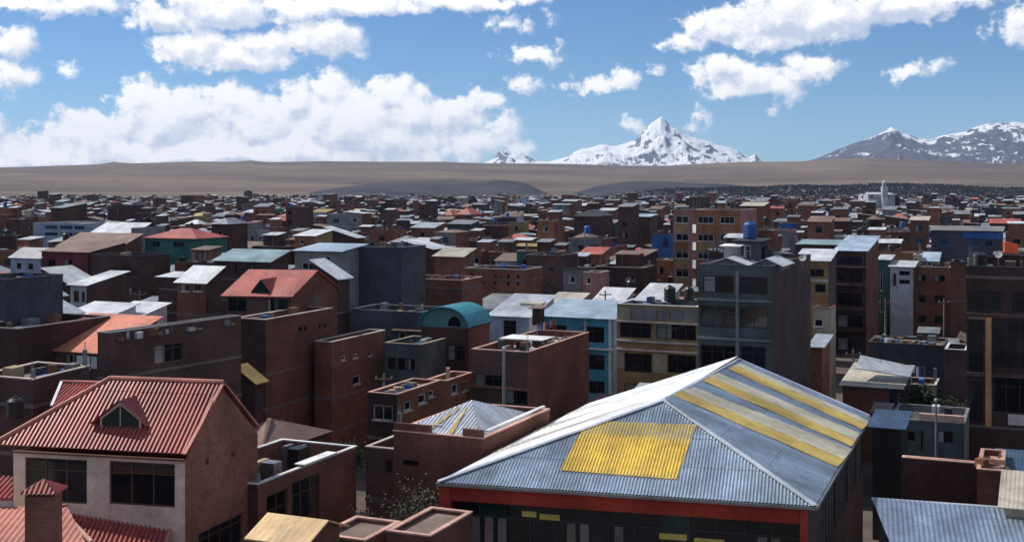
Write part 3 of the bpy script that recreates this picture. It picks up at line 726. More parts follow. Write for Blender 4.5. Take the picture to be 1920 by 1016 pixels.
# side glazing, and the yellow boards above it
for i, (a0, a1, c, d_) in enumerate(holes):
    place_window(hall, H1, din, a0, a1, c, d_, 'dg')
for x in (1560, 1590, 1613):
    m = MB(); aa = hit(H1, din, x); oriented(m, H1, din, aa, aa + .9, -.06, -.003, 7.72, 8.12, 'glow_board_yellow'); m.build('board', hall)
# roof slopes, sheet by sheet
corrugate([FL, FR, A1], .15, .022, .95, 'hall_zinc', hall, laps=(2.3, 4.6))
Uo, V, N, O = corrugate([FR, BR, A2, A1], .16, .016, .95, 'hall_zinc', hall, laps=(2.6, 5.2))
Ul, Vl, Nl, Ol = corrugate([BL, FL, A1, A2], .16, .012, .95, 'hall_zinc_sunlit', hall)  # the sunlit white of this slope is painted into its sheets
plate_ = MB(); plate_.face([BR, BL, A2], 'hall_zinc'); plate_.build('roof_end', hall)
# yellow translucent field on the front slope
def on_plane(poly, pts, lift=.03):
    """drop photo pixels onto the plane of poly"""
    a, b, c = Vector(poly[0]), Vector(poly[1]), Vector(poly[2]); nn = (b - a).cross(c - a).normalized()
    if nn.z < 0: nn = -nn
    o = Vector((0, 0, CAMH)); r = []
    for x, y in pts:
        dd = Vector(((x - CX) / F, 1, -(y - HZ) / F)); t = (a - o).dot(nn) / dd.dot(nn); r.append(o + dd * t + nn * lift)
    return r
q = on_plane([FL, FR, A1], [(1050, 882), (1268, 899), (1306, 797), (1136, 791), (1090, 808)])
corrugate(q, .15, .022, .95, 'hall_yellow', hall, 'skylight_sheet', lift=.0)
# three yellow and beige bands on the right slope, narrow bands on the left slope
def band(slope, p, mat, nm='skylight_sheet'):
    q = on_plane(slope, p, .03); corrugate(q, .16, .016, 1.1, mat, hall, nm, lift=.008)
RS = [FR, BR, A2]
for yel, bei in ((((1262,741),(1276,733),(1583,862),(1570,876)), ((1276,733),(1302,727),(1597,843),(1583,862))),
                 (((1318,715),(1330,706),(1604,826),(1596,838)), ((1330,706),(1345,700),(1612,812),(1604,826))),
                 (((1366,693),(1378,686),(1626,796),(1616,806)), ((1378,686),(1388,682),(1628,789),(1626,796)))):
    for pts, mt in ((yel, 'hall_stripe'), (bei, 'hall_beige')):
        # eave edge first: near-eave points are the lower right ones
        a_, b_, c_, d__ = pts
        band(RS, [d__, c_, b_, a_], mt)
LS = [BL, FL, A1]
for f0, f1, mt in ((.24, .30, 'hall_beige'), (.50, .56, 'hall_beige'), (.74, .79, 'hall_beige')):
    e0, e1 = FL.lerp(BL, f0 + .05), FL.lerp(BL, f1 + .05); r0_, r1_ = A1.lerp(A2, f0), A1.lerp(A2, f1)
    corrugate([e1 + Nl*.02, e0 + Nl*.02, r0_ + Nl*.02, r1_ + Nl*.02], .16, .016, 1.1, mt, hall, 'skylight_sheet', lift=.012)
for p, q_ in ((A1, A2), (FR, A1), (FL, A1)):
    m = MB(); m.beam(p + Vector((0,0,.01)), q_ + Vector((0,0,.01)), .26, .05, 'ridge_zinc'); m.build('ridge_cap', hall)
m = MB(); m.beam(A2, BR, .2, .05, 'ridge_zinc'); m.build('verge', hall)
for p, q_, wd in ((FL, FR, .2), (FR, BR, .2), (BL, FL, .3)):
    m = MB(); m.beam(p + Vector((0,0,-.16)), q_ + Vector((0,0,-.16)), wd, .12, 'steel'); m.build('gutter', hall)
add_foot([FL, FR, BR, BL], .6); VIS.append((820, 1630, 690, 1016, 51))

# ------------------------------------------------------------------ the tiled brick house at the lower left
house = hero('tiled_house', 'brick house with ribbed red tile roof, gabled dormer and two wide windows', 'house', 25, 347, 846, 54.3, xb=483, ea=12.4, da=18.7,
    wall='beige_frame', side='brick_near', fr=[(47, 856, 163, 938), (205, 863, 328, 944)], rr=[(386, 860, 392, 872), (434, 846, 440, 858), (372, 1000, 455, 1060)], roof=('none',), style='b', yb=1016)
ZH = 10.2
hFL, hFR, hBR = U(-12, 833, ZH), U(347, 851, ZH), U(485, 801, ZH); hRr = UY(419, 718, 56.65); hRl = Vector((hRr.x, hRr.y, hRr.z)) + (hFL - hFR).normalized() * 5.75
hBL = hFL + (hBR - hFR)
m = MB(); P0, P1, P2, P3 = house.P; zt = house.z
m.face([P1 + Vector((0,0,zt)), P2 + Vector((0,0,zt)), hRr - Vector((0, 0, .1)) - (hFR - hFL).normalized() * .15], 'brick_near'); m.build('gable', house.root)
m = MB(); m.beam(P0 + (P0-P0) + Vector((0,0,zt-.02)) - house.d * .06, P1 + Vector((0,0,zt-.02)) - house.d * .06, .14, .08, 'frame_brown'); m.build('eave_board', house.root)
corrugate([hFL, hFR, hRr, hRl], .21, .045, .84, 'tile_red', house.root, barrel=True, laps=(3.35,))
corrugate([hBR, hBL, hRl, hRr], .21, .045, .84, 'tile_red', house.root, barrel=True)
corrugate([hBL, hFL, hRl], .21, .045, .84, 'tile_red', house.root, barrel=True)
for p, q_ in ((hRl, hRr), (hFL, hRl), (hBL, hRl)):
    m = MB(); m.tube(p + Vector((0,0,.05)), q_ + Vector((0,0,.05)), .11, .11, 'ridge_tile'); m.build('ridge_tile', house.root)
for p, q_ in ((hFR, hRr), (hBR, hRr)):
    m = MB(); m.beam(p + Vector((0,0,-.04)), q_ + Vector((0,0,-.04)), .16, .09, 'ridge_tile'); m.build('verge', house.root)
# dormer
eh = (hFR - hFL).normalized(); dh = Vector((-eh.y, eh.x, 0))
dp = UY(188, 803, 55.6); dz = dp.z; dw = hit(dp, eh, 264); apex_h = 1.22; side_h = .46
m = MB(); g = lambda a, b, z: dp + eh * a + dh * b + Vector((0, 0, z))
m.face([g(0,0,-.4), g(dw,0,-.4), g(dw,0,side_h), g(dw/2,0,apex_h), g(0,0,side_h)], 'beige_frame')
m.face([g(dw,0,-.4), g(dw,1.0,-.4), g(dw,1.0,side_h), g(dw,0,side_h)], 'frame_brown'); m.face([g(0,1.0,-.4), g(0,0,-.4), g(0,0,side_h), g(0,1.0,side_h)], 'frame_brown')
dm = m.build('dormer', house.root)
m = MB(); m.face([g(.08,-.012,.02), g(dw-.08,-.012,.02), g(dw-.08,-.012,side_h-.02), g(dw/2,-.012,apex_h-.12), g(.08,-.012,side_h-.02)], 'glass_green'); m.build('pane', dm)
m = MB(); m.box8([g(-.04,-.09,-.35), g(dw+.04,-.09,-.35), g(dw+.04,-.014,-.35), g(-.04,-.014,-.35), g(-.04,-.09,.10), g(dw+.04,-.09,.10), g(dw+.04,-.014,.10), g(-.04,-.014,.10)], 'frame_brown'); m.build('sill', dm)
o = .38; hs = (apex_h - side_h) / (dw / 2)
for sgn in (0, 1):
    a_e = -o if sgn == 0 else dw + o; ze_ = side_h - hs * o + .06
    corr_poly = [g(a_e, 1.5, ze_), g(a_e, -.25, ze_), g(dw/2, -.25, apex_h + .08), g(dw/2, 2.1, apex_h + .08)] if sgn == 0 else [g(a_e, -.25, ze_), g(a_e, 1.5, ze_), g(dw/2, 2.1, apex_h + .08), g(dw/2, -.25, apex_h + .08)]
    corrugate(corr_poly, .21, .03, 3, 'tile_dark', dm, 'dormer_roof', barrel=True)
m = MB(); m.beam(g(0,-.03,side_h), g(dw/2,-.03,apex_h), .04, .07, 'frame_white'); m.beam(g(dw,-.03,side_h), g(dw/2,-.03,apex_h), .04, .07, 'frame_white'); m.build('barge_board', dm)
m = MB(); m.box8([g(dw*.5-.02,-.02,.1), g(dw*.5+.02,-.02,.1), g(dw*.5+.02,-.013,.1), g(dw*.5-.02,-.013,.1), g(dw*.5-.02,-.02,apex_h-.15), g(dw*.5+.02,-.02,apex_h-.15), g(dw*.5+.02,-.013,apex_h-.15), g(dw*.5-.02,-.013,apex_h-.15)], 'frame_white'); m.build('mullion', dm)
# lean-to tiles below the windows, and the wing in front with the chimney
zl = 7.75; q0, q1 = U(118, 951, zl), U(336, 951, zl)
lo0, lo1 = UY(30, 1075, 50.2), UY(290, 1075, 50.2); lo0.z = lo1.z = zl - 1.7
lo0 = UY(60, 1075, 50.2); lo0.z = lo1.z
corrugate([lo0, lo1, q1, q0], .21, .045, .84, 'tile_red', house.root, 'lower_roof_sheet', barrel=True)
m = MB(); m.beam(q1, lo1, .14, .08, 'ridge_tile'); m.build('verge', house.root)
m = MB(); a_, b_ = U(110, 951, zl + .12), UY(172, 1016, 50.6); m.tube(a_, b_, .1, .1, 'coping_pink'); m.build('ridge_tile', house.root)
wing = empty('tiled_wing', (UY(0, 1016, 47).x, 47, 0), 'low wing with smooth terracotta roof behind the brick chimney', 'roof wing')
w0, w1, w2, w3 = UY(-60, 1100, 45.0), UY(190, 1100, 45.0), UY(128, 945, 50.4), UY(-60, 968, 50.4)
w0.z = w1.z = 6.9; w2.z = w3.z = 8.75
wp = [UY(-80, 1060, 46), UY(182, 1060, 46), UY(126, 948, 50.6), UY(-80, 974, 50.6)]
corrugate(wp, .24, .018, .95, 'ridge_tile', wing, 'roof_sheet')
m = MB(); m.beam(wp[3], wp[2], .14, .09, 'ridge_tile'); m.build('ridge_tile', wing)
m = MB(); a_, b_, c_, d_ = [Vector(p) for p in wp]
m.box8([(a_.x, a_.y+.3, 0), (b_.x-.3, b_.y+.3, 0), (c_.x-.3, c_.y-.1, 0), (d_.x, d_.y-.1, 0), (a_.x, a_.y+.3, a_.z-.1), (b_.x-.3, b_.y+.3, b_.z-.1), (c_.x-.3, c_.y-.1, c_.z-.1), (d_.x, d_.y-.1, d_.z-.1)], 'brick'); m.build('wall', wing)
# chimney
cpos = UY(82, 1010, 46.6); ct = UY(82, 925, 46.6).z
ch = empty('chimney', (cpos.x, cpos.y, 7), 'square brick chimney with a little tiled cap, in front of wide windows', 'chimney')
m = MB(); m.box(cpos.x-.54, cpos.x+.54, cpos.y-.45, cpos.y+.45, 6.2, ct, 'brick'); m.build('shaft', ch)
m = MB(); m.box(cpos.x-.44, cpos.x+.44, cpos.y-.36, cpos.y+.36, ct, ct+.12, 'tar'); m.build('flue', ch)
top = Vector((cpos.x, cpos.y, ct + .55)); rr_ = [Vector((cpos.x-.72, cpos.y-.62, ct+.12)), Vector((cpos.x+.72, cpos.y-.62, ct+.12)), Vector((cpos.x+.72, cpos.y+.62, ct+.12)), Vector((cpos.x-.72, cpos.y+.62, ct+.12))]
for i in range(4): corrugate([rr_[i], rr_[(i+1) % 4], top], .18, .03, 3, 'tile_red', ch, 'cap_tile', barrel=True)
# small lit tile roof at the left margin
sr = empty('tiled_porch', (UY(-10, 940, 51).x, 51, 0), 'small ribbed tile porch roof at the foot of the beige wall', 'porch')
sp = [UY(-120, 970, 50.5), UY(24, 935, 50.5), UY(24, 893, 52.6), UY(-120, 905, 52.6)]; sp[0].z = sp[1].z; sp[3].z = sp[2].z
corrugate(sp, .21, .045, .84, 'tile_red', sr, 'roof_sheet', barrel=True)
m = MB(); p = [Vector(x) for x in sp]; m.box8([(p[0].x, p[0].y+.2, 0), (p[1].x-.1, p[1].y+.2, 0), (p[2].x-.1, p[2].y, 0), (p[3].x, p[3].y, 0), p[0]-Vector((0,-.2,.12)), p[1]-Vector((.1,-.2,.12)), p[2]-Vector((.1,0,.12)), p[3]-Vector((0,0,.12))], 'beige_frame'); m.build('wall', sr)
# the second, smaller tile roof just behind the hip
bt = [UY(97, 762, 62.0), UY(260, 768, 61.0), UY(300, 722, 63.5), UY(116, 718, 64.5)]; bt[1].z = bt[0].z; bt[3].z = bt[2].z
bh = empty('rear_tiled_house', (bt[0].x, bt[0].y, 0), 'smaller ribbed tile roof half hidden behind the big tiled hip', 'house')
corrugate(bt, .21, .045, .84, 'tile_red', bh, 'roof_sheet', barrel=True)
m = MB(); m.beam(bt[0], bt[3], .14, .1, 'coping_white'); m.build('verge', bh); m = MB(); m.beam(bt[3], bt[2], .2, .1, 'ridge_tile'); m.build('ridge_tile', bh)
m = MB(); p = bt; m.box8([(p[0].x+.1, p[0].y+.2, 0), (p[1].x, p[1].y+.2, 0), (p[2].x, p[2].y+1.5, 0), (p[3].x+.1, p[3].y+1.5, 0), p[0]+Vector((.1,.2,-.12)), p[1]+Vector((0,.2,-.12)), p[2]+Vector((0,1.5,-.12)), p[3]+Vector((.1,1.5,-.12))], 'brick'); m.build('wall', bh)
add_foot([hFL, hFR, hBR, hBL], 1.0); add_foot([UY(-60,960,44), UY(340,960,44), UY(340,900,54), UY(-60,900,54)]); add_foot(bt, .3)
VIS.append((-60, 483, 712, 1016, 54)); VIS.append((97, 260, 718, 765, 62))

# ------------------------------------------------------------------ small rooftop and street things
def water_tank(p, r, h, col, label, group=None, stand=0.0):
    t = empty('water_tank', p, label, 'water tank', group)
    m = MB(); prof = [(0, 0), (r*.96, 0), (r, .05*h)]
    for k in range(1, 6): prof += [(r, (.05 + .14*k)*h), (r*.97, (.07 + .14*k)*h)]
    prof += [(r*.98, .82*h), (r*.7, .93*h), (r*.3, .97*h)]
    m.lathe([(a, b + stand) for a, b in prof], col, 18); m.build('drum', t, (0, 0, 0), smooth=True)
    m = MB(); m.lathe([(r*.3, .97*h + stand), (r*.3, 1.03*h + stand), (0, 1.04*h + stand)], col, 12); m.build('lid', t, (0, 0, 0))
    if stand:
        for a in (-1, 1):
            for b in (-1, 1): m = MB(); m.box(a*r*.7-.05, a*r*.7+.05, b*r*.7-.05, b*r*.7+.05, 0, stand, 'steel'); m.build('leg', t, (0, 0, 0))
    return t
def antenna(p, h, label, group=None):
    t = empty('antenna', p, label, 'antenna', group); m = MB(); m.tube((0,0,0), (0,0,h), .025, .02, 'steel', 5); m.build('mast', t, (0, 0, 0))
    m = MB(); m.tube((-.5,0,h*.95), (.5,0,h*.95), .015, .015, 'steel', 4)
    for k in range(5): x = -.45 + .22*k; m.tube((x,-.25,h*.95), (x,.25,h*.95), .012, .012, 'steel', 4)
    m.build('elements', t, (0, 0, 0)); return t
def dish(p, r, label, group=None):
    t = empty('satellite_dish', p, label, 'satellite dish', group); m = MB(); m.tube((0,0,0), (0,0,.6), .03, .03, 'steel', 6); m.build('mast', t, (0, 0, 0))
    m = MB(); n = 14; c = Vector((0,-.05,.75)); ax = Vector((-.5,-.75,.45)).normalized(); u = ax.orthogonal().normalized(); v = ax.cross(u)
    rings = [[c + (u*math.cos(2*PI*i/n) + v*math.sin(2*PI*i/n))*r*k + ax*(.22*r*k*k) for i in range(n)] for k in (.01, .5, 1)]
    for a, b in zip(rings, rings[1:]):
        for i in range(n): m.face([a[i], a[(i+1)%n], b[(i+1)%n], b[i]], 'plaster_white')
    m.build('reflector', t, (0, 0, 0)); return t
def pole(x, yt, yb, Y, label, lamp=False, r=.11):
    a, b = UY(x, yt, Y), UY(x, yb, Y); t = empty('utility_pole', (b.x, b.y, 0), label, 'pole')
    m = MB(); m.tube((0,0,0), (0,0,a.z), r*1.25, r*.8, 'concrete', 8); m.build('shaft', t, (0, 0, 0))
    if lamp:
        m = MB(); m.lathe([(0,a.z+.22),(.11,a.z+.15),(.13,a.z+.04),(.07,a.z-.04)], 'plaster_white', 12); m.build('lamp', t, (0, 0, 0))
    else:
        m = MB(); m.beam((-.7,0,a.z-.5), (.7,0,a.z-.5), .09, .1, 'wood'); m.build('crossarm', t, (0, 0, 0))
        for s_ in (-.6, 0, .6): m = MB(); m.lathe([(.045,a.z-.4),(.06,a.z-.32),(.03,a.z-.25),(0,a.z-.24)], 'plaster_white', 8); o = m.build('insulator', t, (0, 0, 0)); o.location.x = s_
    return t
def cable(p, q, sag, label):
    p, q = Vector(p), Vector(q); m = MB(); N_ = 12; pts = [p.lerp(q, i/N_) - Vector((0,0,sag*4*(i/N_)*(1-i/N_))) for i in range(N_+1)]
    for a, b in zip(pts, pts[1:]): m.tube(a, b, .018, .018, 'plastic_black', 4, False)
    o = m.build('cable', off=p); return tag(o, label, 'cable')
def laundry(p, d, n, cols, label, group=None):
    t = empty('clothes_line', p, label, 'clothes line', group); d = Vector(d).normalized(); L_ = n*.55 + .4
    for k in (0, L_): m = MB(); q = d*k; m.tube(q, q + Vector((0,0,1.7)), .03, .03, 'steel', 5); m.build('post', t, (0, 0, 0))
    m = MB(); m.tube(Vector((0,0,1.65)), d*L_ + Vector((0,0,1.65)), .01, .01, 'steel', 4); m.build('line', t, (0, 0, 0))
    for k in range(n):
        m = MB(); a = d*(.25 + k*.55); h = random.uniform(.5, .95); wv = Vector((-d.y, d.x, 0))*.05
        c0, c1, c2 = a, a + d*.22 + wv, a + d*.44
        for u0, u1 in ((c0,c1), (c1,c2)): m.face([u0 + Vector((0,0,1.65)), u1 + Vector((0,0,1.65)), u1 + Vector((0,0,1.65-h)) + wv, u0 + Vector((0,0,1.65-h))], random.choice(cols))
        m.build('garment', t, (0, 0, 0))
    return t
def shed_on(B_or_root, name, label, x0, x1, yt, Y, dep, hgt, roof_m, wall_m, rise=.35, kind='shed', **kw):
    """hut standing on a roof: eave height from the photo, walls hgt tall"""
    P0 = UY(x0, yt, Y); W_ = hit(P0, E0, x1)
    return raise_building(name, label, 'rooftop hut', P0, E0, W_, D0v, dep, P0.z, wall_m, roof=(kind, rise, roof_m), z0=P0.z - hgt, front=[(W_*.3, W_*.6, P0.z-hgt*.9, P0.z-.3)] if W_ > 1.4 and hgt > 1.2 else (), **kw)
def junk(B, n, label, cat='rubble heap', a=(.1,.9), b=(.1,.9), zz=None, mats=('rubble','wood','cardboard','concrete','plaster_white','plastic_blue')):
    """loose boards, sacks and blocks left on a roof"""
    zr = zz if zz is not None else B.z
    o0 = B.L(B.W*.5, B.D*.5, zr); m = MB()
    for _ in range(n):
        x = B.W*random.uniform(*a); y = B.D*random.uniform(*b); s = random.uniform(.12,.5); q = B.L(x,y,zr); h = random.uniform(.1,.5); an = random.uniform(0,3)
        c_, s_ = math.cos(an), math.sin(an); l = s*random.uniform(1,2.6); P_ = [(q[0]+c_*i*l/2-s_*j*s/2, q[1]+s_*i*l/2+c_*j*s/2) for i,j in ((-1,-1),(1,-1),(1,1),(-1,1))]
        m.box8([(p_[0],p_[1],zr) for p_ in P_] + [(p_[0],p_[1],zr+h+random.uniform(-.03,.03)) for p_ in P_], random.choice(mats))
    o = m.build('rubble', off=o0); tag(o, label, cat, kind='stuff'); return o
def tree(x, yb, Y, h, cr, nleaf, mat, label, bare=False, leaf=.16, group=None, z0=0.0):
    b = UY(x, yb, Y); rng = random.Random(int(x)); t = empty('tree', (b.x, b.y, z0), label, 'tree', group)
    m = MB(); tips = []
    def limb(p, d, l, r, dep):
        q = p + d*l; m.tube(p, q, r, r*.65, 'bark', 6, False)
        tips.append(q)
        if dep:
            for _ in range(3 if dep > 1 else 4):
                dd = (d + Vector((rng.uniform(-.9,.9), rng.uniform(-.9,.9), rng.uniform(-.1,.6)))).normalized(); limb(q, dd, l*rng.uniform(.6,.8), r*.6, dep-1)
    limb(Vector((0,0,0)), Vector((.03,0,1)), h*.34, h*.028, 4 if bare else 3); m.build('trunk', t, (0, 0, 0))
    m = MB(); clumps = [rng.choice(tips) + Vector((rng.gauss(0,cr*.12), rng.gauss(0,cr*.12), rng.gauss(0,cr*.1))) for _ in range(60)]
    for _ in range(nleaf):
        c = rng.choice(clumps); s = leaf*rng.uniform(.6,1.4); p = c + Vector((rng.gauss(0,cr*.17), rng.gauss(0,cr*.17), rng.gauss(0,cr*.14)))
        u = Vector((rng.gauss(0,1), rng.gauss(0,1), rng.gauss(0,1))).normalized(); v = u.orthogonal().normalized()
        m.face([p-u*s*.5, p+v*s*.4, p+u*s*.6, p-v*s*.3], mat, [(0,0)]*4)
    m.build('crown', t, (0, 0, 0)); return t

# ------------------------------------------------------------------ measured buildings, near to far
N_ = None
FLAT = lambda ph=.6, top='tar', cop='coping': ('flat', ph, top, cop)
# lower middle
B = hero('walled_house', 'brick house beside the hall with grey sheet pyramid roof sunk between parapets', 'house', 738, 905, 808, 64, xb=1030, yb=1016, da=24,
     fr=[(753,860,786,873), (752,938,781,953)], roof=FLAT(1.0, 'tar', 'coping_pink'), slabs=0, style='b')
m = MB(); z_ = B.z; W_, D_ = B.W, B.D; L = B.L
ap = L(W_*.55, D_*.40, z_+1.25); c4 = [L(.25,.25,z_+.05), L(W_-.25,.25,z_+.05), L(W_-.25,D_*.8,z_+.05), L(.25,D_*.8,z_+.05)]
for i in range(4): corrugate([c4[i], c4[(i+1)%4], ap], .2, .02, 1.0, 'sheet_silver', B.root, 'inner_roof_sheet')
for a0, a1 in ((.30,.40), (.60,.70)):
    p_, q_ = Vector(c4[0]).lerp(Vector(c4[1]), a0), Vector(c4[0]).lerp(Vector(c4[1]), a1); apv = Vector(ap)
    corrugate([p_ + Vector((0,0,.03)), p_.lerp(q_, .6) + Vector((0,0,.03)), apv.lerp(p_.lerp(q_, .6), .25) + Vector((0,0,.03)), apv.lerp(p_, .25) + Vector((0,0,.03))], .2, .02, 1, 'hall_stripe', B.root, 'skylight_sheet', lift=.03)
for x0, x1, dy in ((.0,.42,.0), (.78,1.0,.0)):
    m = MB(); local_box(m, B, W_*x0, W_*x1, 0, .2, z_+.075, z_+.45, 'brick'); m.build('parapet', B.root)
m = MB(); m.beam(L(W_*1.0+.02, D_*.05, z_+.3), L(W_+.02, D_*.9, z_+.3), .2, .08, 'coping_white'); m.build('ridge_board', B.root)
B = hero('brick_yard', 'roofless brick room with white-edged walls and dark sheets, beside the bare tree', 'building', 330, 483, 891, 59, xb=668, yb=1016, roof=FLAT(2.4, 'sheet_darkblue', 'coping_white'), wall='brick_dark', side='brick',
     rr=[(500,930,540,1040),(548,905,600,1000)], style='b')
m = MB(); local_box(m, B, B.W-.35, B.W+.25, B.D*.40, B.D*.74, B.z+.16, B.z+.22, 'coping_white'); m.build('awning', B.root)
B = hero('low_brick_house', 'low brick parapet house with ochre yellow sheet roof at the bottom edge of the view', 'house', 478, 570, 1004, 48, dep=2.6, yb=1016, roof=('gable', .5, 'sheet_sand'), wall='brick')
B = hero('low_brick_house', 'low brick parapet with pinkish coping directly below the bare tree', 'house', 598, 684, 1003, 50.5, dep=3, yb=1016, roof=FLAT(.15, 'rubble', 'coping_pink'), wall='brick')
B = hero('low_brick_house', 'low brick parapet touching the left red pillar of the hall', 'house', 725, 806, 996, 50.5, dep=4, yb=1016, roof=FLAT(.15, 'rubble', 'coping_pink'), wall='brick')
B = hero('brick_shed', 'windowed brick shed between the roofless room and the walled house', 'shed', 686, 738, 838, 66, dep=5, yb=900, roof=FLAT(.4, 'tar', 'coping'), wall='brick_brown', fr=[(722,860,736,888)], style='b')
B = hero('brick_annexe', 'orange brick building with three small white framed windows down its side', 'building', 690, 745, 736, 82, xb=826, yb=830, wall='brick_dark', side='brick_orange', fr=[(700,758,736,786)],
     rr=[(757,754,771,772),(785,741,798,758),(804,733,813,745)], roof=FLAT(.4, 'rubble', 'coping_pink'))
junk(B, 22, 'broken boards and bricks lying on the roof of the orange brick building', zz=B.z-.4)
B = hero('brick_annexe', 'orange brick building with chimney pipe and two windows beside the corner block', 'building', 800, 838, 712, 90, xb=885, yb=800, wall='brick_orange', side='brick_orange',
     rr=[(846,722,858,740),(866,716,880,735)], roof=FLAT(.35, 'screed', 'coping_pink'))
m = MB(); q = B.L(B.W*.6, B.D*.35, 0); m.box(q[0]-.14, q[0]+.14, q[1]-.14, q[1]+.14, B.z-.6, B.z+.75, 'coping_pink'); m.build('chimney', B.root)
cb_ = hero('corner_block', 'brick corner block with wide dark openings and a long plain side wall, roof littered', 'building', 885, 990, 655, 92, xb=1104, yb=830, wall='brick_brown', side='brick',
     fr=[(889,700,941,729),(946,727,989,756),(889,763,941,800),(946,790,989,812)], roof=FLAT(.45, 'screed', 'coping_pink'), style='d')
for k in range(3): m = MB(); zz = cb_.z - 2.6 - 2.7*k; local_box(m, cb_, -.05, cb_.W+.05, -.05, -.003, zz-.22, zz, 'brick_orange'); m.build('floor_band', cb_.root)
junk(cb_, 40, 'planks, red cloth and scrap heaped on the flat roof of the corner block', zz=cb_.z-.45, mats=('cloth_red','coping_white','wood','rubble','steel','plastic_black'))
m = MB(); local_box(m, cb_, cb_.W*.1, cb_.W*.9, cb_.D*.3, cb_.D*.5, cb_.z+.35, cb_.z+.42, 'coping_white'); m.build('worktop', cb_.root)
laundry(cb_.L(cb_.W*.5, cb_.D*.55, cb_.z-.45), D0v, 7, ['cloth_red','cloth_white','cloth_blue'], 'clothes line hung with red and white washing on the corner block')
pole(945, 655, 800, 80, 'tall thin lamp post standing in front of the corner block', lamp=True)
# arched teal roof and its neighbours
B = hero('arched_house', 'brick house under a low teal barrel roof with a dark arched opening', 'house', 790, 879, 611, 106, xb=918, yb=700, wall='brick_dark', side='brick', fr=[(797,645,832,673),(839,647,872,675)], roof=('none',), style='d')
m = MB(); n = 14; L = B.L; z_ = B.z; r_ = B.W/2
arc = [(B.W/2 - (r_+.12)*math.cos(PI*i/n), z_ + .1 + r_*.74*math.sin(PI*i/n)) for i in range(n+1)]
for (a0,z0_),(a1,z1_) in zip(arc, arc[1:]):
    m.face([L(a0,-.3,z0_), L(a1,-.3,z1_), L(a1,B.D+.2,z1_), L(a0,B.D+.2,z0_)], 'dome_teal'); m.face([L(a0*.97+.05,-.3,z0_-.1), L(a1*.97+.05,-.3,z1_-.1), L(a1,-.3,z1_), L(a0,-.3,z0_)], 'dome_teal')
m.build('barrel_roof', B.root, smooth=True)
m = MB(); m.face([L(a,.0,zz-.12) for a, zz in arc], 'glass_teal'); m.build('arch_pane', B.root)
m = MB(); m.face([L(B.W*.70 + .62*math.cos(PI*i/9), -.02, z_+.12 + .85*math.sin(PI*i/9)) for i in range(10)], 'glass'); m.build('arched_door', B.root)
m = MB(); m.face([L(a,B.D,zz-.12) for a, zz in arc], 'brick'); m.build('back_gable', B.root)
B = hero('pale_house', 'pale blue-grey house with silver sheet roof and hatch, right of the teal barrel', 'house', 918, 992, 591, 124, dep=11, yb=640, wall='plaster_greyblue', side='plaster_white', fr=[(944,600,968,634)], roof=('shed', 1.5, 'sheet_silver'), style='d')
m = MB(); q = B.L; m.box8([q(2,3.2,B.z+.7), q(4.3,3.2,B.z+.7), q(4.3,4.6,B.z+.9), q(2,4.6,B.z+.9), q(2,3.2,B.z+1.0), q(4.3,3.2,B.z+1.0), q(4.3,4.6,B.z+1.15), q(2,4.6,B.z+1.15)], 'sheet_beige'); m.build('roof_hatch', B.root)
hero('long_roof_house', 'long low house with beige and grey sheets sloping behind the teal barrel', 'house', 872, 935, 582, 142, dep=13, yb=600, wall='plaster_greyblue', roof=('shed', 1.2, 'sheet_dull'))
hero('long_roof_house', 'cream sheeted roof corner behind the teal barrel, at its upper end', 'house', 855, 920, 568, 158, dep=10, yb=575, wall='brick', roof=('shed', .9, 'sheet_beige'))
B = hero('blue_house', 'three-storey turquoise house with white corner post and silver roof', 'house', 1013, 1150, 592, 119, dep=10, yb=760, wall='plaster_blue', side='plaster_white',
     fr=[(1022,608,1062,640),(1092,611,1133,641),(1104,664,1134,692),(1104,713,1134,737)], roof=('shed', 1.0, 'sheet_paleblue'), style='d')
m = MB(); local_box(m, B, B.W-.45, B.W-.15, -.12, -.003, 0, B.z-.05, 'plaster_white'); m.build('corner_post', B.root)
m = MB(); local_box(m, B, -.1, B.W+.1, -.5, -.003, B.z-2.95, B.z-2.8, 'plaster_white'); m.build('floor_slab', B.root)
shed_on(B, 'roof_hut', 'little red-brown hut with tank on the edge between pale house and turquoise house', 998, 1012, 578, 117, 1.2, 1.6, 'sheet_rust', 'brick_dark', .1)
hero('cream_roof_house', 'house with cream sheet roof tucked behind the turquoise one', 'house', 1016, 1068, 578, 134, dep=9, yb=590, wall='brick', roof=('shed', 1.2, 'sheet_beige'))
B = hero('yellow_house', 'four-storey ochre and cream house with plastic sheeted top terrace, left of grey-green block', 'house', 1157, 1307, 570, 110, dep=11, yb=740, wall='plaster_ochre', side='concrete',
     fr=[(1162,603,1221,632),(1230,606,1305,635),(1171,661,1222,696),(1252,664,1305,698),(1171,718,1222,750),(1252,720,1305,752)], roof=FLAT(.5, 'tar', 'coping_white'), style='d')
for x0, x1, y0, y1 in ((1158,1170,656,690),(1224,1250,658,694)):
    m = MB(); a0, a1 = hit(B.P[0], E0, x0), hit(B.P[0], E0, x1); zz = lambda y: CAMH-(y-HZ)*B.P[0].y/F; local_box(m, B, a0, a1, -.03, -.003, zz(y1), zz(y0), 'plaster_cream'); m.build('cream_panel', B.root)
zz = lambda y: CAMH-(y-HZ)*B.P[0].y/F
for k in range(6):
    m = MB(); a0 = hit(B.P[0], E0, 1160+k*24.5); a1 = hit(B.P[0], E0, 1160+k*24.5+22); local_box(m, B, a0, a1, -.06, -.003, zz(597), zz(575), 'plaster_cream' if k == 0 else 'concrete'); m.build('terrace_panel', B.root)
for y in (601, 637, 653):
    m = MB(); local_box(m, B, -.05, B.W+.05, -.22, -.003, zz(y)-.09, zz(y)+.06, 'coping'); m.build('sill', B.root)
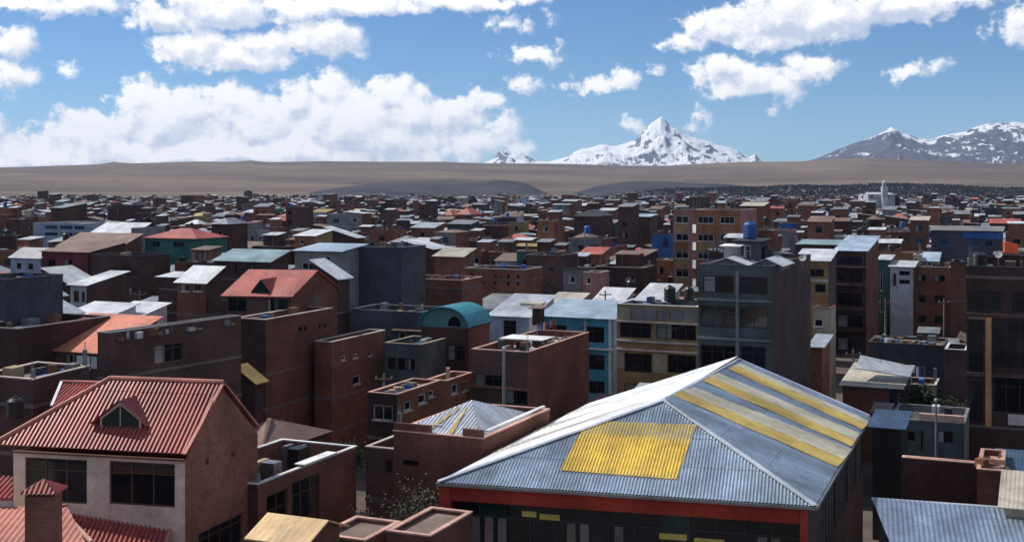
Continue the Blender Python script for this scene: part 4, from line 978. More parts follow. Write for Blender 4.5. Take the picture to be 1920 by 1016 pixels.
shed_on(B, 'roof_hut', 'rooftop hut with white sheet roof on the ochre and cream house', 1194, 1247, 563, 114, 5, 1.5, 'sheet_white', 'plaster_white', 1.1)
water_tank(UY(1256, 566, 113), .55, 1.5, 'plastic_black', 'black water tank beside the white roofed hut on the ochre and cream house')
water_tank(UY(1292, 562, 113), .45, 1.2, 'plastic_black', 'smaller black water tank at the grey-green block end of the ochre and cream house')
hero('white_roof_house', 'low house with bright white sheet roof behind the ochre house', 'house', 1112, 1165, 566, 140, dep=7, yb=575, wall='plaster_white', roof=('shed', 1.2, 'sheet_white'))
gt = hero('grey_block', 'tall grey-green concrete block with open top floor and brown side wall', 'building', 1309, 1447, 497, 88, xb=1520, yb=720, wall='concrete_green', side='plaster_brown', back=True,
     fr=[(1313,572,1379,613),(1388,575,1440,614),(1313,645,1379,692),(1388,648,1436,694),(1318,516,1376,548),(1386,518,1440,551)], roof=FLAT(.3, 'tar', 'concrete_dark'), style='d')
for y in (560, 632):
    m = MB(); zz = CAMH-(y-HZ)*88/F; local_box(m, gt, -.05, gt.W+.02, -.14, -.003, zz-.1, zz+.06, 'concrete'); m.build('floor_slab', gt.root)
m = MB(); a0 = hit(gt.P[0], E0, 1380); local_box(m, gt, a0, a0+.2, -.1, -.003, 3, 17-1.2, 'concrete'); m.build('column', gt.root)
shed_on(gt, 'roof_hut', 'gabled white sheet hut at the near end of the grey-green block roof', 1330, 1398, 495, 89, 4, .45, 'sheet_white', 'concrete', .45, 'gable_front')
shed_on(gt, 'roof_hut', 'second gabled white sheet hut at the far end of the grey-green block roof', 1412, 1462, 496, 88.5, 4, .45, 'sheet_white', 'concrete', .42, 'gable_front')
B = shed_on(gt, 'stair_tower', 'dark stair tower carrying the blue tank on the grey-green block', 1381, 1426, 452, 92, 2.6, 2.2, 'tar', 'concrete_dark', .05)
water_tank(UY(1406, 451, 93), .52, 1.3, 'plastic_blue', 'bright blue water tank on the dark stair tower', None, .15)
shed_on(gt, 'roof_hut', 'pale concrete hut with white slab roof left of the dark stair tower', 1357, 1382, 462, 91, 1.5, 1.9, 'coping_white', 'concrete', .05)
water_tank(UY(1438, 492, 92), .5, 1.2, 'plastic_black', 'black water tank right of the dark stair tower')
dish(UY(1505, 502, 93), .3, 'white satellite dish at the back corner of the grey-green block')
# banded tower
tw = hero('banded_tower', 'six-storey tower banded pink and ochre with aerials on its roof', 'building', 1262, 1306, 393, 198, dep=12, yb=560, wall='plaster_pink', side='plaster_orange', fcols=[(1267,1291)], frows=[(405,418),(438,451),(470,484),(504,519)], roof=FLAT(.5, 'tar', 'coping'), style='w')
tz = lambda y: CAMH-(y-HZ)*198/F
bb = Vector(tw.L(tw.W+.02, -.6, 0)); bayw = [(hit(bb, E0, x0), hit(bb, E0, x1), tz(y1), tz(y0)) for y0, y1 in ((405,418),(438,451),(470,484),(504,519)) for x0, x1 in ((1308,1338),(1350,1377))]
m = MB(); m2 = raise_building('banded_tower_bay', None, None, tw.L(tw.W+.02, -.6, 0), E0, hit(tw.L(tw.W, -.6, 0), E0, 1388), D0v, 12, tw.z-.05, 'plaster_orange', 'plaster_pink', bayw, [], FLAT(.5, 'tar', 'coping'))
bay = m2.root; wall_p = MB(); base = tw.L(tw.W+.02, -.62, 0)
tag(bay, 'wider wing of the banded tower, standing a step forward with two windows per floor', 'building wing'); bay.name = 'banded_tower_wing'
for i, (y0, y1) in enumerate(((420,436),(453,468),(486,502),(521,535))):
    m = MB(); local_box(m, tw, hit(tw.P[0],E0,1267), hit(tw.P[0],E0,1291), -.03, -.003, tz(y1), tz(y0), 'plaster_ochre' if i != 1 else 'plaster_orange'); m.build('spandrel', tw.root)
    for x0, x1 in ((1310,1338),(1350,1377)):
        m = MB(); p_ = Vector(base); c0 = p_ + E0*hit(base,E0,x0) - D0v*.03; c1 = p_ + E0*hit(base,E0,x1) - D0v*.03; m.face([(c0.x,c0.y,tz(y1)),(c1.x,c1.y,tz(y1)),(c1.x,c1.y,tz(y0)),(c0.x,c0.y,tz(y0))], 'plaster_ochre' if i in (1,) else 'plaster_orange'); m.build('spandrel', bay)
    m = MB(); p_ = Vector(tw.L(tw.W-.35, -.02, 0)); q_ = Vector(tw.L(tw.W+.1, -.75, 0)); m.face([(p_.x-.35,p_.y+.1,tz(y1)),(q_.x,q_.y,tz(y1)),(q_.x,q_.y,tz(y0)),(p_.x-.35,p_.y+.1,tz(y0))], 'coping_white'); m.build('sunlit_chamfer', bay)  # white angled strip added for the sunlit sliver on the bay's side
antenna(UY(1300, 396, 200), 2.4, 'tall television aerial on the near corner of the banded tower'); antenna(UY(1345, 394, 200), 5.2, 'tallest aerial mast, in the middle of the banded tower roof'); antenna(UY(1378, 394, 200), 2.0, 'short aerial on the banded tower roof, nearest the blue tank')
hero('terraced_house', 'dark green balcony house with two cream bands, left of the arched house', 'house', 722, 789, 643, 102, dep=8, yb=700, wall='concrete_green', frows=[(669,692)], fcols=[(727,742),(745,760),(763,778)], roof=FLAT(.5, 'tar', 'plaster_cream'), style='d')
hero('terrace_room', 'set-back terrace room under a slanted beige awning above the dark green balcony house', 'house', 742, 792, 618, 110, dep=6, yb=640, wall='concrete_dark', fr=[(748,622,760,640)], roof=('shed', .8, 'sheet_rust'))
# left side
hero('dark_block', 'dark featureless concrete block cut by the view edge beside white lean-to roofs', 'building', -70, 11, 522, 80, dep=5, yb=620, wall='concrete_dark', roof=FLAT(.3,'tar','concrete_dark'))
B = hero('edge_brick_house', 'brick house with plain parapet at the view edge below the dark block', 'house', -60, 34, 612, 76, dep=8, yb=720, wall='brick_dark', roof=FLAT(.5,'tar','concrete'))
B = hero('terrace_house', 'low brick terrace wall below the salmon roof at the view edge', 'house', -40, 62, 704, 66, dep=5, yb=760, wall='brick_dark', roof=FLAT(.4,'rubble','coping'), da=15)
water_tank(UY(29, 783, 62), .42, 1.05, 'plastic_black', 'small black water tank on the terrace behind the tiled hip')
B = hero('salmon_roof_house', 'house with bright salmon sheet roof beside long brick wall, washing hung below it', 'house', 62, 190, 652, 78, dep=5.2, yb=710, wall='plaster_brown', side='brick', fr=[(80,660,96,690),(122,662,140,690),(150,662,164,690)], roof=('shed', 1.55, 'sheet_salmon'), style='b')
laundry(UY(138, 716, 75.5), E0, 4, ['cloth_white'], 'white washing on a line below the salmon roof')
lb = hero('long_brick_house', 'long brown brick building with one wide boarded window in its blank side', 'building', 183, 204, 624, 74, xb=452, da=31, yb=712, wall='brick_brown', side='brick_brown', rr=[(290,648,343,684)], roof=FLAT(.5,'rubble','concrete'), style='b')
junk(lb, 50, 'stacked boards and rubble on the long brick building roof', zz=lb.z-.5, a=(.1,.9), b=(.02,.98))
for i,(x0,x1,yt,Y) in enumerate(((112,190,595,98),(190,252,594,100))):
    hero('lean_to', ['low lean-to with white sheet roof directly above the salmon roof', 'crumpled white sheet lean-to beyond the near end of the long brick wall'][i], 'shed', x0, x1, yt, Y, dep=4, yb=600, wall='plaster_white', roof=('shed', .8, 'sheet_white'))
B = hero('red_roof_house', 'tall brick house with red tile roof and small triangular dormer', 'house', 424, 545, 552, 100, xb=632, yb=600, ea=9, wall='brick_brown', side='brick', fr=[(427,558,462,584),(500,560,516,590),(520,561,540,590)], roof=('gable', 1.75, 'sheet_red'), style='d')
m = MB(); L = B.L; z_ = B.z; aw = B.W
p0, p1 = L(aw*.36,.15,z_+.15), L(aw*.68,.15,z_+.15); pa = L(aw*.52,.15,z_+1.25); pb = L(aw*.52, B.D*.42, z_+1.3)
m.face([p0, p1, pa], 'glass_green'); m.face([p1, pb, pa], 'sheet_red'); m.face([pa, pb, p0], 'sheet_red'); m.build('dormer', B.root)
B = hero('stepped_brick_house', 'tall plain brick wall stepping down before the red-roofed house, with paired vents', 'building', 440, 498, 597, 93, xb=624, yb=740, wall='brick_dark', side='brick', rr=[(560,612,566,622),(570,611,576,621),(597,608,603,617),(606,607,612,616)], roof=FLAT(.6,'screed','coping'), style='d')
B = hero('stepped_brick_house', 'lower brick block with a row of slit vents beside the courtyard trees', 'building', 590, 622, 640, 97, xb=722, yb=740, wall='brick', rr=[(640,668,648,676),(662,664,670,672),(690,660,698,668),(662,706,676,722)], roof=FLAT(.5,'tar','coping'))
hero('yellow_gable_shed', 'tiny shed with mustard sheet gable against the tall brick wall', 'shed', 450, 478, 713, 86, dep=1.0, yb=720, wall='brick_dark', roof=('lean', .8, 'sheet_yellow'))
hero('grey_block', 'big blank dark grey concrete block without openings', 'building', 640, 752, 462, 130, dep=9, yb=580, wall='concrete_dark', roof=FLAT(.3,'tar','concrete'))
hero('grey_block', 'lighter grey house front joined to the big blank block, pale blue sheet on its roof', 'building', 553, 639, 470, 128, dep=8, yb=510, wall='concrete', side='concrete', fr=[(566,492,590,506),(606,480,620,500)], roof=('shed', .5, 'sheet_paleblue'))
B = hero('concrete_house', 'low concrete house with bare terrace wall in front of the big blank grey block', 'house', 656, 790, 580, 112, dep=8, yb=625, wall='concrete_dark', roof=FLAT(.5,'tar','concrete'))
hero('white_slope_shed', 'shed with curved white sheet roof just behind the red tile roof', 'shed', 588, 632, 520, 112, dep=2.2, yb=530, wall='brick_dark', roof=('lean', 1.4, 'sheet_white'))
hero('teal_roof_house', 'dark brick house under a broad pale teal sheet roof', 'house', 402, 506, 488, 152, dep=4, yb=530, wall='brick_dark', side='brick_dark', fr=[(416,496,422,510),(440,496,446,512),(470,496,478,512)], roof=('shed', 1.1, 'sheet_teal'), style='d')
B = hero('white_roof_house', 'small brick house with tilted white and cream sheet roof before the pale teal roof', 'house', 332, 386, 528, 135, dep=2.9, yb=585, wall='brick', side='brick_dark', fr=[(340,532,356,546),(362,532,378,546)], roof=('shed', 1.4, 'sheet_white'))
hero('lean_to', 'narrow white lean-to stuck to the white and cream roofed house', 'shed', 297, 334, 519, 137, dep=3, yb=530, wall='brick_dark', roof=('shed', .3, 'sheet_white'))
hero('wine_block', 'deep wine-red house with pink coping and broken awning', 'house', 78, 165, 471, 170, dep=12, yb=550, wall='plaster_wine', side='brick_dark', fcols=[(90,104),(120,136)], frows=[(485,500),(515,530)], roof=('shed', 1.0, 'sheet_rust'), style='d')
hero('brick_block', 'dark brick block with two posts next to the wine-red house', 'house', 170, 262, 478, 165, dep=10, yb=580, wall='brick_dark', fcols=[(212,236),(240,258)], frows=[(500,515),(535,550),(565,580)], roof=FLAT(.5,'tar','concrete_dark'), style='d')
hero('warehouse', 'long warehouse with rusty orange-brown sheet roof', 'warehouse', 108, 224, 461, 215, dep=9, yb=468, wall='brick', roof=('shed', 2.0, 'sheet_rust'))
hero('white_hall', 'hall with broad white sheet roof behind the rusty warehouse', 'hall', 163, 244, 441, 238, dep=9, yb=450, wall='concrete', roof=('shed', 2.2, 'sheet_white'))
hero('grey_side_house', 'plain grey rendered house between white hall roof and green house', 'house', 246, 268, 428, 225, dep=10, yb=475, wall='concrete', roof=FLAT(.4,'tar','concrete'))
hero('pale_blue_school', 'pale blue and white building with two strips of dark windows', 'school', 62, 160, 418, 262, dep=14, yb=445, wall='plaster_greyblue', fcols=[(84,108),(112,136),(139,158)], frows=[(422,429),(435,441)], roof=FLAT(.3,'screed','plaster_white'), style='u')
hero('green_house', 'dark green house with red hipped roof', 'house', 272, 368, 445, 215, dep=14, yb=480, wall='plaster_green', side='plaster_green', fcols=[(285,300),(325,345)], frows=[(452,462)], roof=('hip', 1.5, 'sheet_red'), style='d')
hero('white_gable_house', 'house with white front, two dark windows and stepped white roof edge', 'house', 132, 162, 534, 118, dep=9, yb=590, wall='plaster_white', side='brick_dark', fr=[(138,545,148,566),(153,546,159,566)], roof=('shed', .9, 'sheet_white'), style='d')
hero('white_gable_house', 'brick house whose white sheet roof steps down to the twin-window front', 'house', 84, 130, 530, 121, dep=6, yb=580, wall='brick_dark', roof=('lean', 1.3, 'sheet_white'))
hero('lean_to', 'triangular white lean-to roof beside the dark block, upper of two', 'shed', 14, 74, 555, 112, dep=5, yb=575, wall='concrete_dark', roof=('lean', 1.7, 'sheet_silver'))
hero('lean_to', 'triangular white lean-to roof beside the dark block, lower of two', 'shed', 14, 80, 590, 96, dep=4, yb=610, wall='concrete_dark', roof=('lean', 1.4, 'sheet_silver'))
hero('grey_patio_house', 'grey-blue house with pitched dull roof beside the wine-red one', 'house', 20, 76, 482, 172, dep=8, yb=520, wall='plaster_greyblue', roof=('gable', 1.2, 'sheet_dull'), fcols=[(30,40),(52,62)], frows=[(492,505)])
hero('orange_house', 'small peach house with white roof edge behind the blank grey block', 'house', 552, 590, 442, 205, dep=9, yb=460, wall='plaster_orange', side='plaster_ochre', fr=[(563,448,569,458)], roof=('shed', .8, 'sheet_white'))
hero('slope_roof_shed', 'brick shed under a long white strip roof slanting beside the peach house', 'shed', 608, 668, 445, 225, dep=3, yb=455, wall='brick_dark', roof=('lean', 1.8, 'sheet_white'))
hero('slender_brick_house', 'slender tall brick house standing above the peach house', 'house', 536, 560, 388, 255, dep=9, yb=440, wall='brick_brown', roof=FLAT(.3,'tar','concrete'), fcols=[(540,547)], frows=[(395,403),(412,420)], style='d')
hero('brick_gable', 'brown gable wall with white rounded roof edge, right of blank grey block', 'house', 752, 812, 466, 185, dep=9, yb=500, wall='brick_dark', roof=('lean', 1.2, 'sheet_white'))
hero('gutted_roof_house', 'brick house with torn cream sheet roof pierced by a dark hole', 'house', 814, 868, 480, 172, dep=6, yb=500, wall='brick', roof=('shed', .9, 'sheet_beige'))
hero('brick_cube', 'red-brown brick cube with pink ledge behind the concrete terrace', 'house', 752, 866, 522, 140, dep=9, yb=570, wall='brick', roof=FLAT(.4,'tar','coping_pink'))
hero('pitted_brick_facade', 'unfinished brick facade pitted with small square holes', 'building', 872, 984, 503, 152, dep=9, yb=550, wall='brick_orange', side='brick', fcols=[(882,888),(902,908),(925,931),(950,956),(968,974)], frows=[(512,519),(526,532)], roof=FLAT(.5,'tar','coping'), style='d')
hero('brick_block', 'broad brick house with lean brown side, right of the pitted facade', 'house', 986, 1052, 478, 175, dep=11, yb=550, wall='brick_dark', fcols=[(998,1008),(1028,1040)], frows=[(500,512)], roof=FLAT(.5,'tar','concrete'), style='d')
hero('twin_concrete_house', 'grey cubic house beside a pinkish one, both under a thin pale slab', 'house', 1056, 1092, 510, 152, dep=6, yb=540, wall='concrete', roof=('fall', .5, 'concrete'), fr=[(1066,518,1078,530)])
hero('twin_concrete_house', 'pinkish cubic house with blank front, next to the grey cubic one', 'house', 1093, 1124, 511, 150, dep=6, yb=540, wall='plaster_pink', roof=FLAT(.3,'screed','coping'), fr=[(1100,520,1108,532)])
hero('peach_ledge_house', 'brick house with bright peach roof ledge', 'house', 1086, 1126, 476, 210, dep=7, yb=490, wall='brick', roof=('shed', .9, 'sheet_orange'))
hero('vault_house', 'dark rounded brick building rising above the far roofs', 'building', 1076, 1118, 405, 330, dep=14, yb=440, wall='brick_dark', side='brick_dark', roof=('hip', 1.6, 'tar'))
hero('deep_blue_house', 'deep blue house with light blue framed window beside the banded tower', 'house', 1222, 1258, 440, 255, dep=9, yb=470, wall='plaster_deepblue', fr=[(1242,446,1254,464)], roof=FLAT(.3,'tar','concrete_dark'), style='u')
hero('red_roof_pair', 'house with vivid red hipped roof, nearer the snow peaks of the red pair', 'house', 855, 882, 402, 520, dep=12, yb=407, wall='brick', roof=('hip', 2.6, 'sheet_orange'))
hero('red_roof_pair', 'house with vivid red hipped roof beside a larger one of the same red', 'house', 829, 848, 403, 530, dep=10, yb=407, wall='brick', roof=('hip', 2.2, 'sheet_orange'))
# right side
B = hero('striped_house', 'ochre and orange striped house right behind the grey-green block, dish on its wall', 'house', 1492, 1553, 488, 135, dep=9, yb=640, wall='plaster_ochre', side='plaster_brown', fr=[(1497,503,1545,518),(1500,530,1520,548),(1528,532,1548,548)], roof=('shed', .9, 'sheet_white'), style='b')
for y0, y1, c_ in ((496,500,'plaster_orange'),(522,527,'coping'),(553,566,'plaster_orange')):
    m = MB(); z1_, z0_ = CAMH-(y0-HZ)*135/F, CAMH-(y1-HZ)*135/F; local_box(m, B, 0, B.W, -.05, -.003, z0_, z1_, c_); m.build('band', B.root)
hero('cream_front_house', 'small cream front with one grey window behind the grey-green block', 'house', 1524, 1558, 578, 118, dep=5, yb=640, wall='plaster_cream', fr=[(1527,598,1543,612)], roof=FLAT(.3,'tar','plaster_wine'))
hero('slim_brick_tower', 'slim brick stair tower with slanting white cap behind the hall roof', 'tower', 1520, 1541, 650, 106, xb=1556, yb=740, wall='brick', side='brick_orange', roof=('shed', .5, 'sheet_silver'))
B = hero('brick_block', 'five-storey brick block with dark balconies under a pale blue sheet roof', 'building', 1566, 1624, 470, 160, xb=1647, yb=690, wall='brick_dark', side='brick', fcols=[(1571,1617)], frows=[(480,496),(506,528),(548,572),(590,612),(632,655)], roof=('shed', 1.4, 'sheet_paleblue'), style='d')
for y in (500, 533, 577, 618):
    m = MB(); zz = CAMH-(y-HZ)*160/F; local_box(m, B, -.05, B.W+.05, -.7, -.003, zz-.1, zz+.1, 'brick_brown'); m.build('balcony', B.root)
hero('green_top_house', 'narrow house with white roof over green top floor and a row of pinkish columns', 'house', 1647, 1668, 487, 178, dep=8, yb=640, wall='plaster_green', roof=('shed', .4, 'sheet_white'), side='brick', fr=[(1650,512,1655,545),(1650,552,1655,585),(1650,592,1655,620)])
m = None
hero('white_panel_house', 'whitish panelled house with a curved slab awning', 'house', 1669, 1712, 500, 176, dep=9, yb=560, wall='plaster_white', side='brick', fr=[(1674,512,1680,536),(1686,508,1706,516),(1686,524,1706,532)], roof=('shed', .5, 'sheet_white'), style='d')
hero('brick_block', 'wide brick building with antenna pole and green shutters, left of the open brick tower', 'building', 1714, 1782, 500, 178, dep=12, yb=640, wall='brick', fcols=[(1722,1736),(1752,1772)], frows=[(515,527),(552,566),(590,604)], roof=FLAT(.5,'tar','coping'), style='d')
hero('roof_cabin', 'little cabin with pale blue tilted roof over the wide brick building', 'cabin', 1730, 1758, 489, 182, dep=6, yb=500, wall='concrete', roof=('shed', 1.0, 'sheet_paleblue'), fr=[(1736,492,1750,498)])
hero('ochre_stub_house', 'bare cream wall stub with square notches beside the blue-roofed cabin', 'wall', 1712, 1726, 478, 181, dep=3, yb=510, wall='plaster_cream', roof=FLAT(.2,'tar','coping'), fr=[(1716,484,1720,490),(1716,496,1720,502)])
hero('brick_block', 'plain dark brick block filling the gap before the open brick tower', 'building', 1782, 1832, 492, 150, dep=10, yb=640, wall='brick', roof=FLAT(.5,'tar','concrete_dark'), rr=[])
B = hero('blue_grey_building', 'large grey building with blue upper storey and long pale roof slab', 'building', 1746, 1878, 432, 195, dep=15, yb=500, wall='concrete_dark', side='concrete_dark', fcols=[(1765,1780),(1822,1838),(1846,1862)], frows=[(446,460)], roof=('shed', .4, 'concrete'), style='u')
m = MB(); zz = lambda y: CAMH-(y-HZ)*B.P[0].y/F; local_box(m, B, B.W*.45, B.W+.02, -.04, -.003, zz(446), zz(434), 'plaster_deepblue'); m.build('blue_band', B.root)
B = hero('open_brick_tower', 'tall unfinished brick tower with gaping dark floors and one orange column, at the view edge', 'building', 1812, 2010, 500, 86, dep=12, yb=830, wall='brick_dark', side='brick_dark',
     fr=[(1815,543,1879,583),(1896,546,1962,586),(1815,600,1845,700),(1862,600,1962,690),(1862,705,1962,772),(1815,712,1845,790)], roof=FLAT(.5,'tar','concrete_dark'), style='n')
a0, a1 = hit(B.P[0], E0, 1848), hit(B.P[0], E0, 1859); zz = lambda y: CAMH-(y-HZ)*86/F
m = MB(); local_box(m, B, a0, a1, -.25, -.003, zz(795), zz(594), 'column_orange'); m.build('column', B.root)
for y in (590, 700): m = MB(); local_box(m, B, 0, B.W, -.15, -.003, zz(y)-.12, zz(y)+.12, 'brick_brown'); m.build('floor_slab', B.root)
m = MB(); local_box(m, B, hit(B.P[0],E0,1815), hit(B.P[0],E0,1846), -.06, -.003, zz(597), zz(587), 'plaster_cream'); m.build('sill', B.root)
m = MB(); local_box(m, B, hit(B.P[0],E0,1890), hit(B.P[0],E0,1962), -.06, -.003, zz(790), zz(770), 'coping'); m.build('sign_board', B.root)
water_tank(UY(1836, 500, 88), .55, 1.05, 'plastic_black', 'black water tank on the open brick tower')
B2 = raise_building('roof_hut', 'set-back brick hut with orange tarpaulin on top of the open brick tower', 'rooftop hut', UY(1862,475,92), E0, 7, D0v, 4, UY(1862,478,92).z, 'brick_dark', z0=B.z-.5, roof=FLAT(.3,'tar','concrete'))
m = MB(); p_ = UY(1884,474,91.4); q_ = UY(1910,476,91.0); m.box8([p_+Vector((0,0,0)), q_, q_+Vector((.1,.3,0)), p_+Vector((0,.3,0)), p_+Vector((0,.05,.8)), q_+Vector((0,.05,.75)), q_+Vector((.1,.35,.7)), p_+Vector((0,.35,.85))], 'tarp_orange'); o = m.build('tarpaulin', off=p_); tag(o, 'bright orange tarpaulin square on the open brick tower roof', 'tarpaulin')
dish(UY(1872, 497, 88.5), .28, 'white satellite dish on the open brick tower beside the orange tarpaulin')
B = hero('dark_wall_house', 'long low dark-rendered house with rubble along its top behind the brick cabin', 'building', 1628, 1770, 642, 116, dep=9, yb=700, wall='concrete_dark', side='brick_brown', roof=FLAT(.2,'rubble','concrete_dark'))
junk(B, 46, 'rubble and old crates on the long dark house', zz=B.z-.2, b=(.05,.4))
hero('brick_corner_house', 'brick house corner edged by an L of white coping, left of the orange column', 'house', 1772, 1812, 655, 108, dep=7, yb=720, wall='plaster_brown', roof=FLAT(.9,'tar','coping_white'))
B = hero('brick_cabin', 'small brick cabin with cream eaves board and tilted silver sheet, dark doorway', 'cabin', 1580, 1688, 722, 98, xb=1708, yb=780, wall='brick', side='brick_brown', fr=[(1666,728,1684,764)], roof=('shed', .55, 'sheet_beige'), style='u')
m = MB(); a = B.L; plate(m, [a(.8,1.6,B.z+1.2), a(B.W+.6,1.6,B.z+.75), a(B.W+.6,4.4,B.z+1.2), a(.8,4.4,B.z+1.9)], .06, 'sheet_silver'); m.build('upper_roof', B.root)
B = hero('concrete_cottage', 'grey-green rendered cottage with door and two windows, brick coping on its roof', 'house', 1668, 1808, 785, 82, dep=6, yb=852, wall='concrete_green', side='concrete', fr=[(1690,806,1717,826),(1757,806,1788,830),(1722,806,1732,845)], roof=FLAT(.4,'tar','concrete'), style='b')
m = MB(); local_box(m, B, B.W*.4, B.W, 0, .3, B.z+.075, B.z+.5, 'coping_pink'); m.build('brick_coping', B.root)
hero('privy', 'tiny box hut with cream door panel beside the far eave of the hall', 'hut', 1640, 1662, 772, 88, dep=2.2, yb=795, wall='plaster_cream', roof=('shed', .2, 'sheet_rust'))
pole(1755, 752, 852, 80, 'dark wooden pole with round lamp in front of the grey-green cottage', lamp=True, r=.08)
hero('black_shed', 'black sheeted shed in the yard beside the hall', 'shed', 1636, 1690, 800, 76, dep=4, yb=850, wall='plastic_black', side='plastic_black', roof=('shed', .3, 'sheet_darkblue'))
B = hero('ruined_wall', 'crumbling brick yard wall with lit pinkish top, above the corrugated silver roof', 'wall', 1692, 1838, 858, 74, dep=.5, yb=930, wall='brick_dark', side='brick', roof=FLAT(.05,'rubble','coping_pink'))
B = hero('ruined_wall', 'broken end of the yard wall in raw pink brick, beside the cream flat roof', 'wall', 1832, 1880, 880, 66, dep=5.5, yb=940, wall='brick', side='brick_orange', roof=FLAT(.3,'coping_pink','coping_pink'))
junk(B, 14, 'heap of broken pink bricks on the end of the yard wall', zz=B.z-.1, mats=('coping_pink','brick','brick_orange','rubble'))
hero('cream_roof_annexe', 'annexe with flat cream roof at the view edge', 'annexe', 1884, 1990, 950, 57, dep=5.5, yb=960, wall='plaster_cream', roof=('shed', .4, 'sheet_beige'))
hero('blue_roof_annexe', 'annexe with dark blue sheet roof behind the cream flat roof', 'annexe', 1872, 1990, 893, 68, dep=4, yb=905, wall='plaster_brown', roof=('shed', .6, 'sheet_darkblue'))
# corrugated roof at the lower right
rr0, rr1 = UY(1634, 935, 60), UY(2010, 961, 57); ez = 1.5
ra, rb = Vector((rr0.x-2, rr0.y-14, rr0.z-ez)), Vector((rr1.x, rr1.y-14, rr1.z-ez))
sb = empty('corrugated_shed', (rr0.x, rr0.y, 0), 'long shed with broad blue-grey corrugated roof at the lower corner of the hall', 'shed')
corrugate([ra, rb, rr1, rr0], .22, .018, .98, 'hall_zinc', sb)
m = MB(); m.box8([(ra.x+.3,ra.y+.3,0),(rb.x,rb.y+.3,0),(rr1.x,rr1.y-.2,0),(rr0.x+.3,rr0.y-.2,0),(ra.x+.3,ra.y+.3,ra.z-.1),(rb.x,rb.y+.3,rb.z-.1),(rr1.x,rr1.y-.2,rr1.z-.1),(rr0.x+.3,rr0.y-.2,rr0.z-.1)], 'concrete'); m.build('wall', sb)
m = MB(); m.beam(rr0, rr1, .25, .06, 'ridge_zinc'); m.build('ridge_cap', sb)
add_foot([ra, rb, rr1, rr0]); VIS.append((1634, 1990, 935, 1016, 58))
# trees that can be told apart
tree(702, 1010, 59, 7.6, 2.4, 650, 'leaf_grey', 'sparse half-bare tree below the walled house', True, .13)
tree(648, 985, 62, 4.6, 1.6, 700, 'leaf_dark', 'dark bushy tree in the yard left of the half-bare one', False, .15)
tree(1740, 760, 92, 6.2, 2.3, 1500, 'leaf_dark', 'dark leafy tree behind the grey-green cottage', False, .2)
tree(1790, 760, 95, 6.0, 2.0, 1200, 'leaf_dark', 'dark leafy tree between cottage tree and orange column', False, .2)
tree(1712, 760, 96, 6.6, 2.2, 1500, 'leaf_dark', 'smaller dark tree beside the brick cabin', False, .2)
tree(560, 790, 80, 5.6, 2.2, 1500, 'leaf_dark', 'dark courtyard tree before the stepped brick wall, nearest the tiled house', False, .2)
tree(628, 780, 83, 5.2, 2.0, 1300, 'leaf_dark', 'dark courtyard tree below the row of slit vents', False, .2)
cable(UY(945, 662, 80), UY(1310, 600, 88), .8, 'overhead cable from the thin lamp post to the grey-green block')

# ------------------------------------------------------------------ the town: lots along the street grid
rng = random.Random(11)
LAND = [(1325,450,'the banded tower'), (855,585,'the teal barrel roof'), (696,520,'the blank grey block'), (520,535,'the dormered red roof'), (1415,540,'the grey-green block'),
        (165,450,'the rusty warehouse'), (320,450,'the red-hipped green house'), (1600,470,'the pale-roofed brick block'), (1850,560,'the open brick tower'), (1655,368,'the white church'),
        (856,398,'the red roof pair'), (460,478,'the pale teal roof'), (1812,435,'the blue-banded building'), (1240,455,'the deep blue house'), (1097,415,'the dark vault house'),
        (120,500,'the wine-red house'), (570,448,'the peach house'), (930,520,'the pitted brick facade'), (548,405,'the slender brick house'), (110,430,'the pale blue school'), (222,430,'the white hall roof'),
        (1106,470,'the peach roof ledge'), (1745,482,'the blue-roofed cabin'), (650,435,'the slanting strip roof'), (360,515,'the white-and-cream roof'), (840,472,'the torn cream roof'), (1240,660,'the ochre house'), (1080,600,'the turquoise house')]
def overlaps(s0, s1, t0, t1):
    for a, b, c, d in FOOT:
        if s0 < b and s1 > a and t0 < d and t1 > c: return True
    return False
WALLS = [('brick',34),('brick_dark',28),('brick_brown',24),('brick_orange',9),('concrete',6),('concrete_dark',5),('plaster_cream',3),('plaster_white',3),('plaster_green',1),('plaster_pink',2),('plaster_greyblue',2),('plaster_ochre',2),('plaster_wine',2),('plaster_deepblue',1),('plaster_orange',2)]
WN = [a for a, b in WALLS for _ in range(b)]
ROOFS = ['flat']*70 + ['sheet_silver']*6 + ['sheet_white']*6 + ['sheet_dull']*18 + ['sheet_rust']*12 + ['sheet_red']*3 + ['sheet_orange']*2 + ['sheet_teal']*1 + ['sheet_paleblue']*1 + ['sheet_beige']*1 + ['sheet_yellow']*1
lots = []
t = 62.0
while t < 2300:
    far = t > 700
    dep = rng.uniform(6.5, 9) if not far else rng.uniform(8, 11)
    for row in range(2):
        tt = t + row * (dep + .6); smin = -1.32 * (tt + 40) - 20; smax = .22 * (tt + 40) + 20
        s = smin + rng.uniform(0, 8)
        while s < smax:
            wd = rng.uniform(3.8, 7.8) * (1.15 if far else 1)
            if (s % 96) < 8: s += 8; continue
            yy = (E0 * s + D0v * tt).y; keep = rng.random() < (.92 if yy < 1300 else .92 - (yy - 1300) / 1300) and yy < 2250 - 150 * noise.noise(Vector((s * .004, 0, 5)))
            dd = dep * rng.uniform(.5, 1.0); s1 = s + wd - rng.choice([0.05, .05, .3, 1.5])
            if keep: lots.append([s, s1, tt + (dep - dd if rng.random() < .3 and row else 0), dd])
            s += wd
    t += 2 * dep + rng.choice([5, 8, 8, 10])
recs = []
